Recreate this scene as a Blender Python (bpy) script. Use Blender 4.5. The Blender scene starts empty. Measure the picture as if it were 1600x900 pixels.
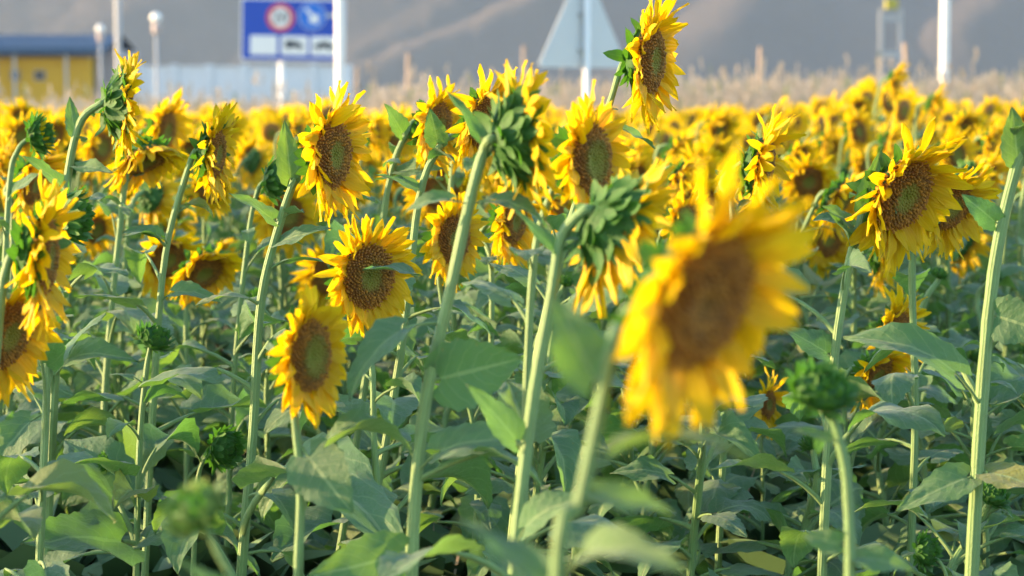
import bpy, math, random
import numpy as np
from mathutils import Vector, Matrix, noise as mnoise

R_ = math.radians
rng = random.Random(11)
SC = bpy.context.scene
COL = SC.collection

# ------------------------------------------------------------------ camera
FPX = 85.0 / 36.0 * 1600.0            # focal length in photo pixels (1600 wide)
CAM_Z = 1.25
PITCH = math.atan(300.0 / FPX)        # horizon lies 300 px above the centre
CAM = Vector((0, 0, CAM_Z))
FWD = Vector((0, math.cos(PITCH), -math.sin(PITCH)))
UP = Vector((0, math.sin(PITCH), math.cos(PITCH)))
RIGHT = Vector((1, 0, 0))
cam_d = bpy.data.cameras.new('camera')
cam_d.lens = 85.0
cam_d.sensor_width = 36.0
cam_d.clip_start = 0.05
cam_d.clip_end = 6000
cam_d.dof.use_dof = True
cam_d.dof.focus_distance = 4.75
cam_d.dof.aperture_fstop = 4.5
cam = bpy.data.objects.new('camera', cam_d)
COL.objects.link(cam)
cam.location = CAM
cam.rotation_euler = (R_(90) - PITCH, 0, 0)
SC.camera = cam

# ------------------------------------------------------------------ sky, sun, exposure
SUN_EL = R_(11)
SUN_AZ = R_(-84)                       # clockwise from +Y: low, on the left and a little beyond
world = bpy.data.worlds.new('World')
SC.world = world
world.use_nodes = True
wn = world.node_tree
bg = wn.nodes['Background']
sky = wn.nodes.new('ShaderNodeTexSky')
sky.sky_type = 'NISHITA'
sky.sun_disc = False
sky.sun_elevation = SUN_EL
sky.sun_rotation = SUN_AZ
sky.dust_density = 0.6
sky.ozone_density = 1.6
wn.links.new(sky.outputs[0], bg.inputs[0])
bg.inputs[1].default_value = 0.12
sun_d = bpy.data.lights.new('sun', 'SUN')
sun_d.energy = 3.5
sun_d.angle = R_(0.6)
sun_d.color = (1.0, 0.68, 0.36)
sun = bpy.data.objects.new('sun', sun_d)
COL.objects.link(sun)
sdir = Vector((math.sin(SUN_AZ) * math.cos(SUN_EL), math.cos(SUN_AZ) * math.cos(SUN_EL), math.sin(SUN_EL)))
sun.rotation_euler = sdir.to_track_quat('Z', 'Y').to_euler()
sun.location = (-30, 10, 20)
SC.view_settings.view_transform = 'Standard'
SC.view_settings.look = 'None'
SC.view_settings.gamma = 1.0
SC.view_settings.use_curve_mapping = False
SC.view_settings.exposure = 2.55
SC.cycles.max_bounces = 9
SC.cycles.diffuse_bounces = 5
SC.cycles.transmission_bounces = 4
SC.cycles.volume_bounces = 0
SC.cycles.use_denoising = True


def P(px, py, d):
    """photo pixel at depth d (metres along the view axis) -> world point"""
    return CAM + FWD * d + RIGHT * ((px - 800) / FPX * d) + UP * ((450 - py) / FPX * d)


def proj(p):
    v = p - CAM
    d = v.dot(FWD)
    if d < 0.05:
        return (1e5, 1e5, d)
    return (800 + v.x / d * FPX, 450 - v.dot(UP) / d * FPX, d)


# ------------------------------------------------------------------ materials
def new_mat(name):
    m = bpy.data.materials.new(name)
    m.use_nodes = True
    return m, m.node_tree.nodes, m.node_tree.links, m.node_tree.nodes['Principled BSDF'], m.node_tree.nodes['Material Output']


def math_node(N, L, op, a, b=None, c=None):
    n = N.new('ShaderNodeMath')
    n.operation = op
    for i, v in enumerate((a, b, c)):
        if v is None:
            continue
        if isinstance(v, (int, float)):
            n.inputs[i].default_value = v
        else:
            L.new(v, n.inputs[i])
    return n.outputs[0]


def mixc(N, L, f, a, b, mode='MIX'):
    n = N.new('ShaderNodeMix')
    n.data_type = 'RGBA'
    n.blend_type = mode
    for i, v in ((0, f), (6, a), (7, b)):
        if isinstance(v, (int, float)):
            n.inputs[i].default_value = v
        elif isinstance(v, tuple):
            n.inputs[i].default_value = (*v, 1) if len(v) == 3 else v
        else:
            L.new(v, n.inputs[i])
    return n.outputs[2]


def ramp(N, L, f, stops):
    n = N.new('ShaderNodeValToRGB')
    e = n.color_ramp.elements
    while len(e) < len(stops):
        e.new(0.5)
    for k, (p, c) in enumerate(stops):
        e[k].position = p
        e[k].color = (*c, 1)
    L.new(f, n.inputs[0])
    return n.outputs[0]


def attr_xyz(N, L):
    a = N.new('ShaderNodeAttribute')
    a.attribute_name = 'uvw'
    s = N.new('ShaderNodeSeparateXYZ')
    L.new(a.outputs['Vector'], s.inputs[0])
    return s.outputs[0], s.outputs[1], s.outputs[2]


def noise(N, L, scale, detail=3, coord='Object', rough=0.55):
    tc = N.new('ShaderNodeTexCoord')
    n = N.new('ShaderNodeTexNoise')
    n.inputs['Scale'].default_value = scale
    n.inputs['Detail'].default_value = detail
    n.inputs['Roughness'].default_value = rough
    L.new(tc.outputs[coord], n.inputs['Vector'])
    return n.outputs[0]


def obj_random(N):
    return N.new('ShaderNodeObjectInfo').outputs['Random']


def bump(N, L, h, bsdf, strength=0.3, dist=0.01):
    b = N.new('ShaderNodeBump')
    b.inputs['Strength'].default_value = strength
    b.inputs['Distance'].default_value = dist
    L.new(h, b.inputs['Height'])
    L.new(b.outputs[0], bsdf.inputs['Normal'])
    return b.outputs[0]


def translucent(N, L, bsdf, out, col, fac, normal=None):
    t = N.new('ShaderNodeBsdfTranslucent')
    if isinstance(col, tuple):
        t.inputs[0].default_value = (*col, 1)
    else:
        L.new(col, t.inputs[0])
    mx = N.new('ShaderNodeMixShader')
    mx.inputs[0].default_value = fac
    L.new(bsdf.outputs[0], mx.inputs[1])
    L.new(t.outputs[0], mx.inputs[2])
    L.new(mx.outputs[0], out.inputs['Surface'])


def mat_leaf():
    m, N, L, B, O = new_mat('sunflower_leaf')
    t, s, r = attr_xyz(N, L)
    rnd = math_node(N, L, 'FRACT', math_node(N, L, 'ADD', obj_random(N), r))
    base = ramp(N, L, rnd, [(0.0, (0.052, 0.132, 0.052)), (0.35, (0.072, 0.172, 0.070)), (0.7, (0.054, 0.170, 0.052)), (0.93, (0.080, 0.200, 0.050)), (0.985, (0.26, 0.25, 0.04))])
    nz = noise(N, L, 9.0, 4)
    base = mixc(N, L, math_node(N, L, 'MULTIPLY', nz, 0.7), base, (0.125, 0.205, 0.115))
    sa = math_node(N, L, 'ABSOLUTE', s)
    q = math_node(N, L, 'ADD', math_node(N, L, 'MULTIPLY', math_node(N, L, 'SUBTRACT', t, math_node(N, L, 'MULTIPLY', math_node(N, L, 'POWER', sa, 1.3), 0.34)), 6.0), math_node(N, L, 'MULTIPLY', noise(N, L, 5.0, 3), 0.55))
    fr = math_node(N, L, 'ABSOLUTE', math_node(N, L, 'SUBTRACT', math_node(N, L, 'FRACT', q), 0.5))
    lat = math_node(N, L, 'MULTIPLY', math_node(N, L, 'LESS_THAN', fr, 0.045), 0.45)
    mid = math_node(N, L, 'LESS_THAN', sa, 0.06)
    vein = math_node(N, L, 'MAXIMUM', lat, mid)
    colr = mixc(N, L, math_node(N, L, 'MULTIPLY', vein, 0.80), base, (0.26, 0.36, 0.16))
    L.new(colr, B.inputs['Base Color'])
    B.inputs['Roughness'].default_value = 0.5
    B.inputs['Specular IOR Level'].default_value = 0.32
    B.inputs['Sheen Weight'].default_value = 0.22
    B.inputs['Sheen Roughness'].default_value = 0.5
    pil = math_node(N, L, 'MULTIPLY_ADD', fr, 0.35, noise(N, L, 16, 5, rough=0.7))
    bump(N, L, pil, B, 0.45, 0.012)
    spot = math_node(N, L, 'GREATER_THAN', noise(N, L, 13, 2), 0.71)
    colr = mixc(N, L, math_node(N, L, 'MULTIPLY', spot, 0.7), colr, (0.20, 0.17, 0.06))
    L.new(colr, B.inputs['Base Color'])
    tcol = mixc(N, L, rnd, (0.12, 0.34, 0.035), (0.22, 0.40, 0.04))
    translucent(N, L, B, O, tcol, 0.36)
    return m


def mat_petal():
    m, N, L, B, O = new_mat('sunflower_petal')
    t, s, r = attr_xyz(N, L)
    rnd = math_node(N, L, 'FRACT', math_node(N, L, 'ADD', obj_random(N), r))
    c = ramp(N, L, t, [(0.0, (0.60, 0.25, 0.002)), (0.14, (0.67, 0.38, 0.002)), (0.45, (0.70, 0.47, 0.002)), (1.0, (0.71, 0.51, 0.003))])
    c2 = mixc(N, L, math_node(N, L, 'MULTIPLY', rnd, 0.55), c, (0.71, 0.53, 0.004))
    st = math_node(N, L, 'MULTIPLY_ADD', math_node(N, L, 'SINE', math_node(N, L, 'MULTIPLY', s, 13.0)), 0.5, 0.5)
    c3 = mixc(N, L, math_node(N, L, 'MULTIPLY', st, 0.20), c2, (0.62, 0.33, 0.003))
    L.new(c3, B.inputs['Base Color'])
    B.inputs['Roughness'].default_value = 0.5
    B.inputs['Specular IOR Level'].default_value = 0.3
    bump(N, L, st, B, 0.25, 0.004)
    translucent(N, L, B, O, mixc(N, L, 0.2, c3, (0.76, 0.56, 0.004)), 0.50)
    return m


def mat_stem():
    m, N, L, B, O = new_mat('sunflower_stem')
    a, t, r = attr_xyz(N, L)
    rnd = obj_random(N)
    base = mixc(N, L, rnd, (0.105, 0.215, 0.055), (0.155, 0.265, 0.078))
    st = math_node(N, L, 'MULTIPLY_ADD', math_node(N, L, 'SINE', math_node(N, L, 'MULTIPLY', a, 6.2832 * 11)), 0.5, 0.5)
    base = mixc(N, L, math_node(N, L, 'MULTIPLY', math_node(N, L, 'MULTIPLY', st, noise(N, L, 14, 3)), 0.6), base, (0.24, 0.35, 0.13))
    nz = ramp(N, L, noise(N, L, 22, 5), [(0.42, (0, 0, 0)), (0.62, (1, 1, 1))])
    base = mixc(N, L, math_node(N, L, 'MULTIPLY', nz, 0.45), base, (0.12, 0.19, 0.05))
    L.new(base, B.inputs['Base Color'])
    B.inputs['Roughness'].default_value = 0.6
    B.inputs['Sheen Weight'].default_value = 0.08
    bump(N, L, math_node(N, L, 'MULTIPLY_ADD', st, 0.6, noise(N, L, 300, 2)), B, 0.4, 0.004)
    return m


def mat_bract():
    m, N, L, B, O = new_mat('green_bract')
    t, s, r = attr_xyz(N, L)
    rnd = math_node(N, L, 'FRACT', math_node(N, L, 'ADD', obj_random(N), r))
    c = mixc(N, L, rnd, (0.028, 0.100, 0.018), (0.050, 0.145, 0.030))
    c = mixc(N, L, math_node(N, L, 'MULTIPLY', t, 0.55), c, (0.075, 0.17, 0.035))
    sa = math_node(N, L, 'ABSOLUTE', s)
    c = mixc(N, L, math_node(N, L, 'MULTIPLY', math_node(N, L, 'LESS_THAN', sa, 0.1), 0.4), c, (0.12, 0.22, 0.07))
    L.new(c, B.inputs['Base Color'])
    B.inputs['Roughness'].default_value = 0.6
    B.inputs['Specular IOR Level'].default_value = 0.25
    bump(N, L, noise(N, L, 25, 3), B, 0.2, 0.01)
    translucent(N, L, B, O, (0.10, 0.32, 0.02), 0.28)
    return m


def mat_disc():
    m, N, L, B, O = new_mat('sunflower_disc')
    rad, rn, tip = attr_xyz(N, L)
    c = ramp(N, L, rad, [(0.0, (0.15, 0.18, 0.012)), (0.30, (0.17, 0.16, 0.012)), (0.44, (0.16, 0.085, 0.008)), (0.72, (0.15, 0.058, 0.007)), (0.90, (0.25, 0.10, 0.006)), (1.0, (0.48, 0.23, 0.006))])
    c = mixc(N, L, math_node(N, L, 'MULTIPLY', math_node(N, L, 'POWER', rn, 2.0), 0.25), c, (0.36, 0.13, 0.008))
    tipc = mixc(N, L, math_node(N, L, 'GREATER_THAN', rad, 0.42), (0.16, 0.17, 0.02), (0.44, 0.20, 0.012))
    c = mixc(N, L, math_node(N, L, 'MULTIPLY', tip, math_node(N, L, 'MULTIPLY', rn, 0.75)), c, tipc)
    L.new(c, B.inputs['Base Color'])
    B.inputs['Roughness'].default_value = 0.75
    return m


def mat_plain(name, col, rough=0.6, var=0.12, scale=3.0, metal=0.0, bumpd=0.0, dark=None):
    m, N, L, B, O = new_mat(name)
    nz = noise(N, L, scale, 5)
    d = dark or tuple(c * 0.6 for c in col)
    c = mixc(N, L, math_node(N, L, 'MULTIPLY', nz, var * 3), col, d)
    L.new(c, B.inputs['Base Color'])
    B.inputs['Roughness'].default_value = rough
    B.inputs['Metallic'].default_value = metal
    if bumpd:
        bump(N, L, noise(N, L, scale * 4, 5), B, 0.6, bumpd)
    return m


def mat_soil():
    m, N, L, B, O = new_mat('field_soil')
    n1 = noise(N, L, 1.3, 6)
    n2 = noise(N, L, 22, 5)
    c = ramp(N, L, n1, [(0.3, (0.13, 0.10, 0.075)), (0.55, (0.20, 0.16, 0.12)), (0.75, (0.26, 0.21, 0.16))])
    c = mixc(N, L, math_node(N, L, 'MULTIPLY', n2, 0.6), c, (0.08, 0.07, 0.045))
    L.new(c, B.inputs['Base Color'])
    B.inputs['Roughness'].default_value = 0.95
    bump(N, L, math_node(N, L, 'ADD', n1, n2), B, 0.8, 0.05)
    return m


def mat_hill():
    m, N, L, B, O = new_mat('dry_hillside')
    n1 = noise(N, L, 0.012, 7, rough=0.62)
    n2 = noise(N, L, 0.11, 6, rough=0.65)
    c = ramp(N, L, n1, [(0.32, (0.064, 0.058, 0.062)), (0.52, (0.090, 0.076, 0.074)), (0.7, (0.125, 0.10, 0.09))])
    c = mixc(N, L, math_node(N, L, 'MULTIPLY', n2, 0.55), c, (0.085, 0.08, 0.07))
    L.new(c, B.inputs['Base Color'])
    B.inputs['Roughness'].default_value = 1.0
    B.inputs['Specular IOR Level'].default_value = 0.1
    bump(N, L, n2, B, 0.5, 3.0)
    return m


def mat_drygrass():
    m, N, L, B, O = new_mat('dry_grass')
    t, s, r = attr_xyz(N, L)
    c = ramp(N, L, r, [(0.0, (0.40, 0.32, 0.23)), (0.5, (0.49, 0.40, 0.30)), (0.85, (0.54, 0.45, 0.36)), (1.0, (0.20, 0.24, 0.10))])
    L.new(c, B.inputs['Base Color'])
    B.inputs['Roughness'].default_value = 0.8
    translucent(N, L, B, O, c, 0.35)
    return m


M_LEAF, M_PETAL, M_STEM, M_BRACT, M_DISC = mat_leaf(), mat_petal(), mat_stem(), mat_bract(), mat_disc()
M_SOIL, M_HILL, M_DRY = mat_soil(), mat_hill(), mat_drygrass()
M_WHITE = mat_plain('white_paint', (0.80, 0.79, 0.76), 0.45, 0.06, 2)
M_BLUE = mat_plain('blue_sign_paint', (0.003, 0.060, 0.42), 0.6, 0.05, 2)
M_LBLUE = mat_plain('light_blue_sign_paint', (0.006, 0.15, 0.60), 0.6, 0.03, 2)
M_RED = mat_plain('red_sign_paint', (0.62, 0.05, 0.06), 0.4, 0.05, 2)
M_BLACK = mat_plain('dark_print', (0.02, 0.03, 0.045), 0.5, 0.05, 2)
M_GALV = mat_plain('bare_grey_metal', (0.42, 0.45, 0.48), 0.55, 0.12, 5)
M_GREYPOST = mat_plain('grey_steel_post', (0.36, 0.37, 0.38), 0.5, 0.1, 4)
M_WALLW = mat_plain('whitewashed_wall', (0.70, 0.72, 0.74), 0.85, 0.16, 0.8)
M_YELLOW = mat_plain('yellow_painted_wall', (0.62, 0.36, 0.02), 0.7, 0.14, 0.9)
M_ROOF = mat_plain('blue_sheet_roof', (0.04, 0.085, 0.15), 0.8, 0.12, 1.0)
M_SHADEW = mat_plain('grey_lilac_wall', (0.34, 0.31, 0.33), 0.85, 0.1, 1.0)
M_DARKW = mat_plain('dark_window', (0.03, 0.035, 0.04), 0.2, 0.05, 2)
M_WOOD = mat_plain('weathered_wood', (0.36, 0.27, 0.20), 0.85, 0.15, 6)
M_GLOBE = mat_plain('white_lamp_globe', (0.85, 0.83, 0.78), 0.25, 0.02, 2)
M_YGREEN = mat_plain('yellow_green_box', (0.40, 0.36, 0.05), 0.6, 0.1, 3)

# ------------------------------------------------------------------ mesh helpers
def mesh(name, V, F, mats, uvw=None, smooth=True, mi=None):
    me = bpy.data.meshes.new(name)
    V = np.asarray(V, dtype=np.float32).reshape(-1, 3)
    if isinstance(F, np.ndarray):                       # large triangle arrays
        me.vertices.add(len(V))
        me.vertices.foreach_set('co', V.ravel())
        n = len(F)
        k = F.shape[1]
        me.loops.add(n * k)
        me.loops.foreach_set('vertex_index', F.astype(np.int32).ravel())
        me.polygons.add(n)
        me.polygons.foreach_set('loop_start', np.arange(0, n * k, k, dtype=np.int32))
        me.polygons.foreach_set('loop_total', np.full(n, k, dtype=np.int32))
        me.update(calc_edges=True)
    else:
        me.from_pydata(V.tolist(), [], F)
        me.update()
    for m in (mats if isinstance(mats, (list, tuple)) else [mats]):
        me.materials.append(m)
    if mi is not None:
        me.polygons.foreach_set('material_index', np.asarray(mi, dtype=np.int32))
    if smooth:
        me.polygons.foreach_set('use_smooth', np.ones(len(me.polygons), dtype=bool))
    if uvw is not None:
        at = me.attributes.new('uvw', 'FLOAT_VECTOR', 'POINT')
        at.data.foreach_set('vector', np.asarray(uvw, dtype=np.float32).ravel())
    return me


def link(name, me, parent=None, mat=None):
    o = bpy.data.objects.new(name, me)
    COL.objects.link(o)
    if parent is not None:
        o.parent = parent
    if mat is not None:
        o.matrix_local = mat
    return o


def tag(o, label=None, cat=None, group=None, kind=None):
    if label:
        o['label'] = label
    if cat:
        o['category'] = cat
    if group:
        o['group'] = group
    if kind:
        o['kind'] = kind
    return o


def empty(name, loc):
    o = bpy.data.objects.new(name, None)
    COL.objects.link(o)
    o.location = loc
    o.empty_display_size = 0.1
    return o


def grid_faces(nu, nv, off=0, wrap=False):
    F = []
    for i in range(nu - 1):
        for j in range(nv if wrap else nv - 1):
            a, b = off + i * nv + j, off + i * nv + (j + 1) % nv
            F.append((a, b, b + nv, a + nv))
    return F


def tube(pts, rad, n=8, phase=0.0):
    """tube along a polyline, returns V, F, uvw"""
    pts = [Vector(p) for p in pts]
    k = len(pts)
    V, U = [], []
    ref = Vector((0.31, 0.95, 0.02)).normalized()
    for i, p in enumerate(pts):
        tn = (pts[min(i + 1, k - 1)] - pts[max(i - 1, 0)]).normalized()
        sx = ref.cross(tn)
        if sx.length < 0.2:
            sx = Vector((1, 0, 0)).cross(tn)
        sx.normalize()
        sy = tn.cross(sx).normalized()
        ref = tn.cross(sx) if abs(tn.dot(ref)) > 0.85 else ref
        r = rad[i] if isinstance(rad, (list, tuple)) else rad
        for j in range(n):
            a = 2 * math.pi * j / n + phase
            V.append(p + sx * (math.cos(a) * r) + sy * (math.sin(a) * r))
            U.append((j / n, i / (k - 1), 0))
    return V, grid_faces(k, n, 0, True), U


def catmull(pts, per=5):
    pts = [Vector(p) for p in pts]
    q = [pts[0] * 2 - pts[1]] + pts + [pts[-1] * 2 - pts[-2]]
    out = []
    for i in range(1, len(q) - 2):
        p0, p1, p2, p3 = q[i - 1:i + 3]
        for j in range(per):
            t = j / per
            out.append(0.5 * ((2 * p1) + (p2 - p0) * t + (2 * p0 - 5 * p1 + 4 * p2 - p3) * t * t + (3 * p1 - p0 - 3 * p2 + p3) * t ** 3))
    out.append(pts[-1])
    return out


def box_vf(x0, x1, y0, y1, z0, z1):
    V = [(x, y, z) for z in (z0, z1) for y in (y0, y1) for x in (x0, x1)]
    F = [(0, 2, 3, 1), (4, 5, 7, 6), (0, 1, 5, 4), (2, 6, 7, 3), (0, 4, 6, 2), (1, 3, 7, 5)]
    return V, F


def box_mesh(name, dims, m):
    V, F = box_vf(*dims)
    return mesh(name, V, F, m, smooth=False)


def prism(poly, y0, y1):
    """polygon in XZ, extruded from y0 to y1"""
    n = len(poly)
    V = [(x, y0, z) for x, z in poly] + [(x, y1, z) for x, z in poly]
    F = [tuple(range(n)), tuple(range(2 * n - 1, n - 1, -1))]
    F += [(i + n, (i + 1) % n + n, (i + 1) % n, i) for i in range(n)]
    return V, F


def rrect(w, h, r, n=5, cx=0, cz=0):
    out = []
    for sx, sz, a0 in ((1, 1, 0), (-1, 1, 90), (-1, -1, 180), (1, -1, 270)):
        for k in range(n + 1):
            a = R_(a0 + 90 * k / n)
            out.append((cx + sx * (w / 2 - r) + r * math.cos(a), cz + sz * (h / 2 - r) + r * math.sin(a)))
    return out


def circ(r, n=32, cx=0, cz=0):
    return [(cx + r * math.cos(2 * math.pi * k / n), cz + r * math.sin(2 * math.pi * k / n)) for k in range(n)]


# ------------------------------------------------------------------ botanical meshes (shared data)
def leaf_mesh(seed, theta0=40, theta1=-40, W=0.62, fold=0.18, wave=0.10, pet=0.42, nt=9, twist=0.0, pr=1.0):
    """leaf along +X with its petiole root at the origin; blade length 1"""
    r = random.Random(seed)
    S = [-1, -0.75, -0.5, -0.25, 0, 0.25, 0.5, 0.75, 1]
    nt = 15
    npet = 4
    pos = Vector((0, 0, 0))
    pts = [pos.copy()]
    th = theta0
    for i in range(npet):
        a = R_(th + r.uniform(-3, 3))
        pos = pos + Vector((math.cos(a), 0, math.sin(a))) * (pet / npet)
        pts.append(pos.copy())
        th = theta0 + (0.0 - theta0) * 0.55 * (i + 1) / npet
    V, F, U = tube(pts, [q * pr for q in (0.045, 0.034, 0.030, 0.028, 0.016)], 5)
    mi = [1] * len(F)
    off = len(V)
    th0 = th
    ph = r.uniform(0, 6.28)
    rv = r.random()
    ser = 0.055
    for i in range(nt):
        t = i / (nt - 1)
        ang = R_(th0 + (theta1 - th0) * (t ** 0.85))
        if i:
            pos = pos + Vector((math.cos(ang), 0, math.sin(ang))) / (nt - 1)
        nrm = Vector((-math.sin(ang), 0, math.cos(ang)))
        tan = Vector((math.cos(ang), 0, math.sin(ang)))
        f = math.sin(math.pi * min(1.0, max(0.0, (0.03 + 0.97 * t))) ** 0.60) ** 0.9 if t < 1 else 0.0
        h = 0.5 * W * max(f, 0.0) * (1 + (ser if i % 2 else -ser))
        tw = R_(twist) * t
        for s in S:
            back = -0.16 * abs(s) ** 1.6 * (1 - t) ** 2
            zz = fold * abs(s) * h * 1.6 + wave * h * abs(s) ** 2 * math.sin(ph + t * 9.0 + (1.7 if s > 0 else 0))
            zz += 0.035 * mnoise.noise(Vector((t * 5.5 + seed, s * 3.0, ph)))
            side = Vector((0, math.cos(tw), 0)) + nrm * math.sin(tw)
            V.append(pos + side * (s * h) + nrm * zz + tan * back)
            U.append((t, s, rv))
    gf = grid_faces(nt, len(S), off)
    F += gf
    mi += [0] * len(gf)
    return mesh('leaf', V, F, [M_LEAF, M_STEM], U, True, mi)


LEAVES = []
for k in range(16):
    LEAVES.append(leaf_mesh(100 + k, rng.uniform(25, 60), rng.uniform(-75, -5), rng.uniform(0.52, 0.78), rng.uniform(-0.25, 0.40), rng.uniform(0.08, 0.30), rng.uniform(0.48, 0.95), twist=rng.uniform(-35, 35)))
FLAT = [leaf_mesh(300 + k, 8, -14, 0.72 - 0.06 * k, 0.12, 0.16, 0.16, nt=11, twist=rng.uniform(-15, 15), pr=0.7) for k in range(4)]
ARCH = [leaf_mesh(330 + k, 38, -42, 0.62, 0.15, 0.14, 0.45, nt=11, pr=0.55) for k in range(3)]


def petal_geo(seed, nt=6, ns=5):
    r = random.Random(seed)
    bend, twist, W, lift = r.uniform(-0.38, 0.30), r.uniform(-0.6, 0.6), r.uniform(0.28, 0.42), r.uniform(0.1, 0.5)
    side = r.uniform(-0.14, 0.14)
    cup = r.uniform(-0.35, 0.55)
    ph = r.uniform(0, 6.28)
    V, U = [], []
    rv = r.random()
    for i in range(nt):
        t = i / (nt - 1)
        w = 0.5 * W * (math.sin(math.pi * (0.13 + 0.87 * t) ** 0.90) ** 0.58 if t < 0.999 else 0.04)
        z0 = lift * 0.3 * t + bend * t * t
        x0 = t * (1 - 0.18 * abs(bend))
        tw = twist * t
        for j in range(ns):
            s = -1 + 2 * j / (ns - 1)
            z = z0 + cup * w * s * s + 0.018 * math.cos(s * 6.28) + 0.035 * math.sin(ph + t * 8) * s + 0.02 * math.sin(ph * 2 + t * 11)
            y = s * w
            V.append((x0, y * math.cos(tw) - (z - z0) * math.sin(tw) + side * t * t, z0 + (z - z0) * math.cos(tw) + y * math.sin(tw)))
            U.append((t, s, rv))
    return V, grid_faces(nt, ns), U


def merge(parts):
    V, F, U, MI = [], [], [], []
    for (v, f, u, m) in parts:
        o = len(V)
        V += list(v)
        U += list(u)
        F += [tuple(i + o for i in q) for q in f]
        MI += [m] * len(f)
    return V, F, U, MI


def xform(M, V):
    return [M @ Vector(v) for v in V]


PETAL_G = [petal_geo(500 + k) for k in range(10)]
PETALS = [mesh('petal', g[0], g[1], M_PETAL, g[2]) for g in PETAL_G]


def petal_places(r, npet=66, nz=0.0, wild=1.0, ln=1.0, ga=None, fwd=0.0):
    """local matrices of the ray petals round a unit disc; nz = world z of the face normal"""
    out = []
    for k in range(npet):
        lay = k % 3
        a = 2 * math.pi * (k + r.uniform(-0.42, 0.42)) / npet
        tilt = R_((0, 9, 20)[lay] + fwd * lay + r.gauss(0, 13) * wild) + max(0.0, -nz) * 0.55
        le = r.uniform(0.88, 1.28) * ln * (1.0, 0.97, 0.78)[lay]
        sag = 0.0
        if ga is not None:
            sag = 0.50 * math.sin(ga - a)
            le *= 1.0 + 0.10 * math.cos(ga - a) ** 2
        M = Matrix.Rotation(a, 4, 'Z') @ Matrix.Translation((0.90, 0, (0.02, 0.04, 0.07)[lay])) @ Matrix.Rotation(sag, 4, 'Z') @ Matrix.Rotation(-tilt, 4, 'Y') @ Matrix.Rotation(r.gauss(0, 0.30) * wild, 4, 'X') @ Matrix.Rotation(r.gauss(0, 0.12), 4, 'Z')
        M = M @ Matrix.Diagonal((le, r.uniform(0.85, 1.25), le, 1))
        out.append((r.randrange(len(PETALS)), M))
    return out


def petal_ring_mesh(seed, npet=32, nz=-0.2):
    r = random.Random(seed)
    parts = []
    for k, M in petal_places(r, npet, nz, 1.15, 1.08, 0.0, 11.0):
        v, f, u = PETAL_G[k]
        q = r.random()
        parts.append((xform(M, v), f, [(a, b, q) for a, b, c in u], 0))
    V, F, U, MI = merge(parts)
    return mesh('petal_ring', V, F, M_PETAL, U)


RINGS = [petal_ring_mesh(700 + k, rng.randrange(50, 62), rng.choice((0, -0.2, -0.5))) for k in range(8)]


def disc_mesh(seed, n=430, green=1.0):
    r = random.Random(seed)
    V, F, U = [], [], []
    prof = lambda q: 0.16 + 0.10 * math.sin(math.pi * min(1, q * 1.05)) - 0.10 * (1 - q) ** 2 - 0.22 * q ** 5
    nr, na = 7, 20
    for i in range(nr):
        q = i / (nr - 1)
        for j in range(na):
            a = 2 * math.pi * j / na
            V.append((q * math.cos(a), q * math.sin(a), prof(q)))
            U.append((q, 0.2, 0))
    F += grid_faces(nr, na, 0, True)
    for k in range(n):
        q = math.sqrt((k + 0.5) / n)
        a = k * 2.399963
        c = Vector((q * math.cos(a), q * math.sin(a), prof(q)))
        sp = 0.052
        hgt = (0.035 + 0.055 * (q > 0.42) + 0.05 * (q > 0.85)) * r.uniform(0.6, 1.3)
        up = Vector((c.x * 0.45, c.y * 0.45, 1)).normalized() + Vector((r.gauss(0, .12), r.gauss(0, .12), 0))
        b = len(V)
        rn = r.random()
        for j in range(5):
            aa = 2 * math.pi * j / 5 + a
            d = Vector((math.cos(aa), math.sin(aa), 0))
            V.append(c + d * sp - Vector((0, 0, 0.01)))
            U.append((q, rn, 0))
        for j in range(5):
            aa = 2 * math.pi * j / 5 + a
            d = Vector((math.cos(aa), math.sin(aa), 0))
            V.append(c + up * hgt + d * sp * 0.55)
            U.append((q, rn, 1))
        for j in range(5):
            F.append((b + j, b + (j + 1) % 5, b + 5 + (j + 1) % 5, b + 5 + j))
        F.append(tuple(b + 5 + j for j in range(5)))
    if green == 0.0:
        U = [(0.46 + 0.54 * q, b, c) for q, b, c in U]
    elif green != 1.0:
        U = [((q * green if q * green < 0.40 else 0.40 + (q - 0.40 / green) / (1 - 0.40 / green) * 0.60), b, c) for q, b, c in U]
    return mesh('disc', V, F, M_DISC, U, False)


DISCS = [disc_mesh(40 + k) for k in range(3)] + [disc_mesh(44, 430, 0.72), disc_mesh(45, 430, 0.0)]


def disc_low():
    V, U = [], []
    for i in range(4):
        q = i / 3
        for j in range(12):
            a = 2 * math.pi * j / 12
            V.append((q * math.cos(a), q * math.sin(a), 0.2 + 0.08 * math.sin(math.pi * q) - 0.22 * q ** 4))
            U.append((q, 0.3, 0.3))
    return V, grid_faces(4, 12, 0, True), U


def receptacle_mesh():
    prof = [(0.20, -0.62), (0.42, -0.55), (0.72, -0.42), (0.95, -0.18), (1.03, 0.02), (0.96, 0.06)]
    V, U = [], []
    for (q, z) in prof:
        for j in range(16):
            a = 2 * math.pi * j / 16
            V.append((q * math.cos(a), q * math.sin(a), z))
            U.append((0.2, 0.5, 0.3))
    return mesh('flower_head', V, grid_faces(len(prof), 16, 0, True), M_BRACT, U)


RECEPT = receptacle_mesh()


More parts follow.
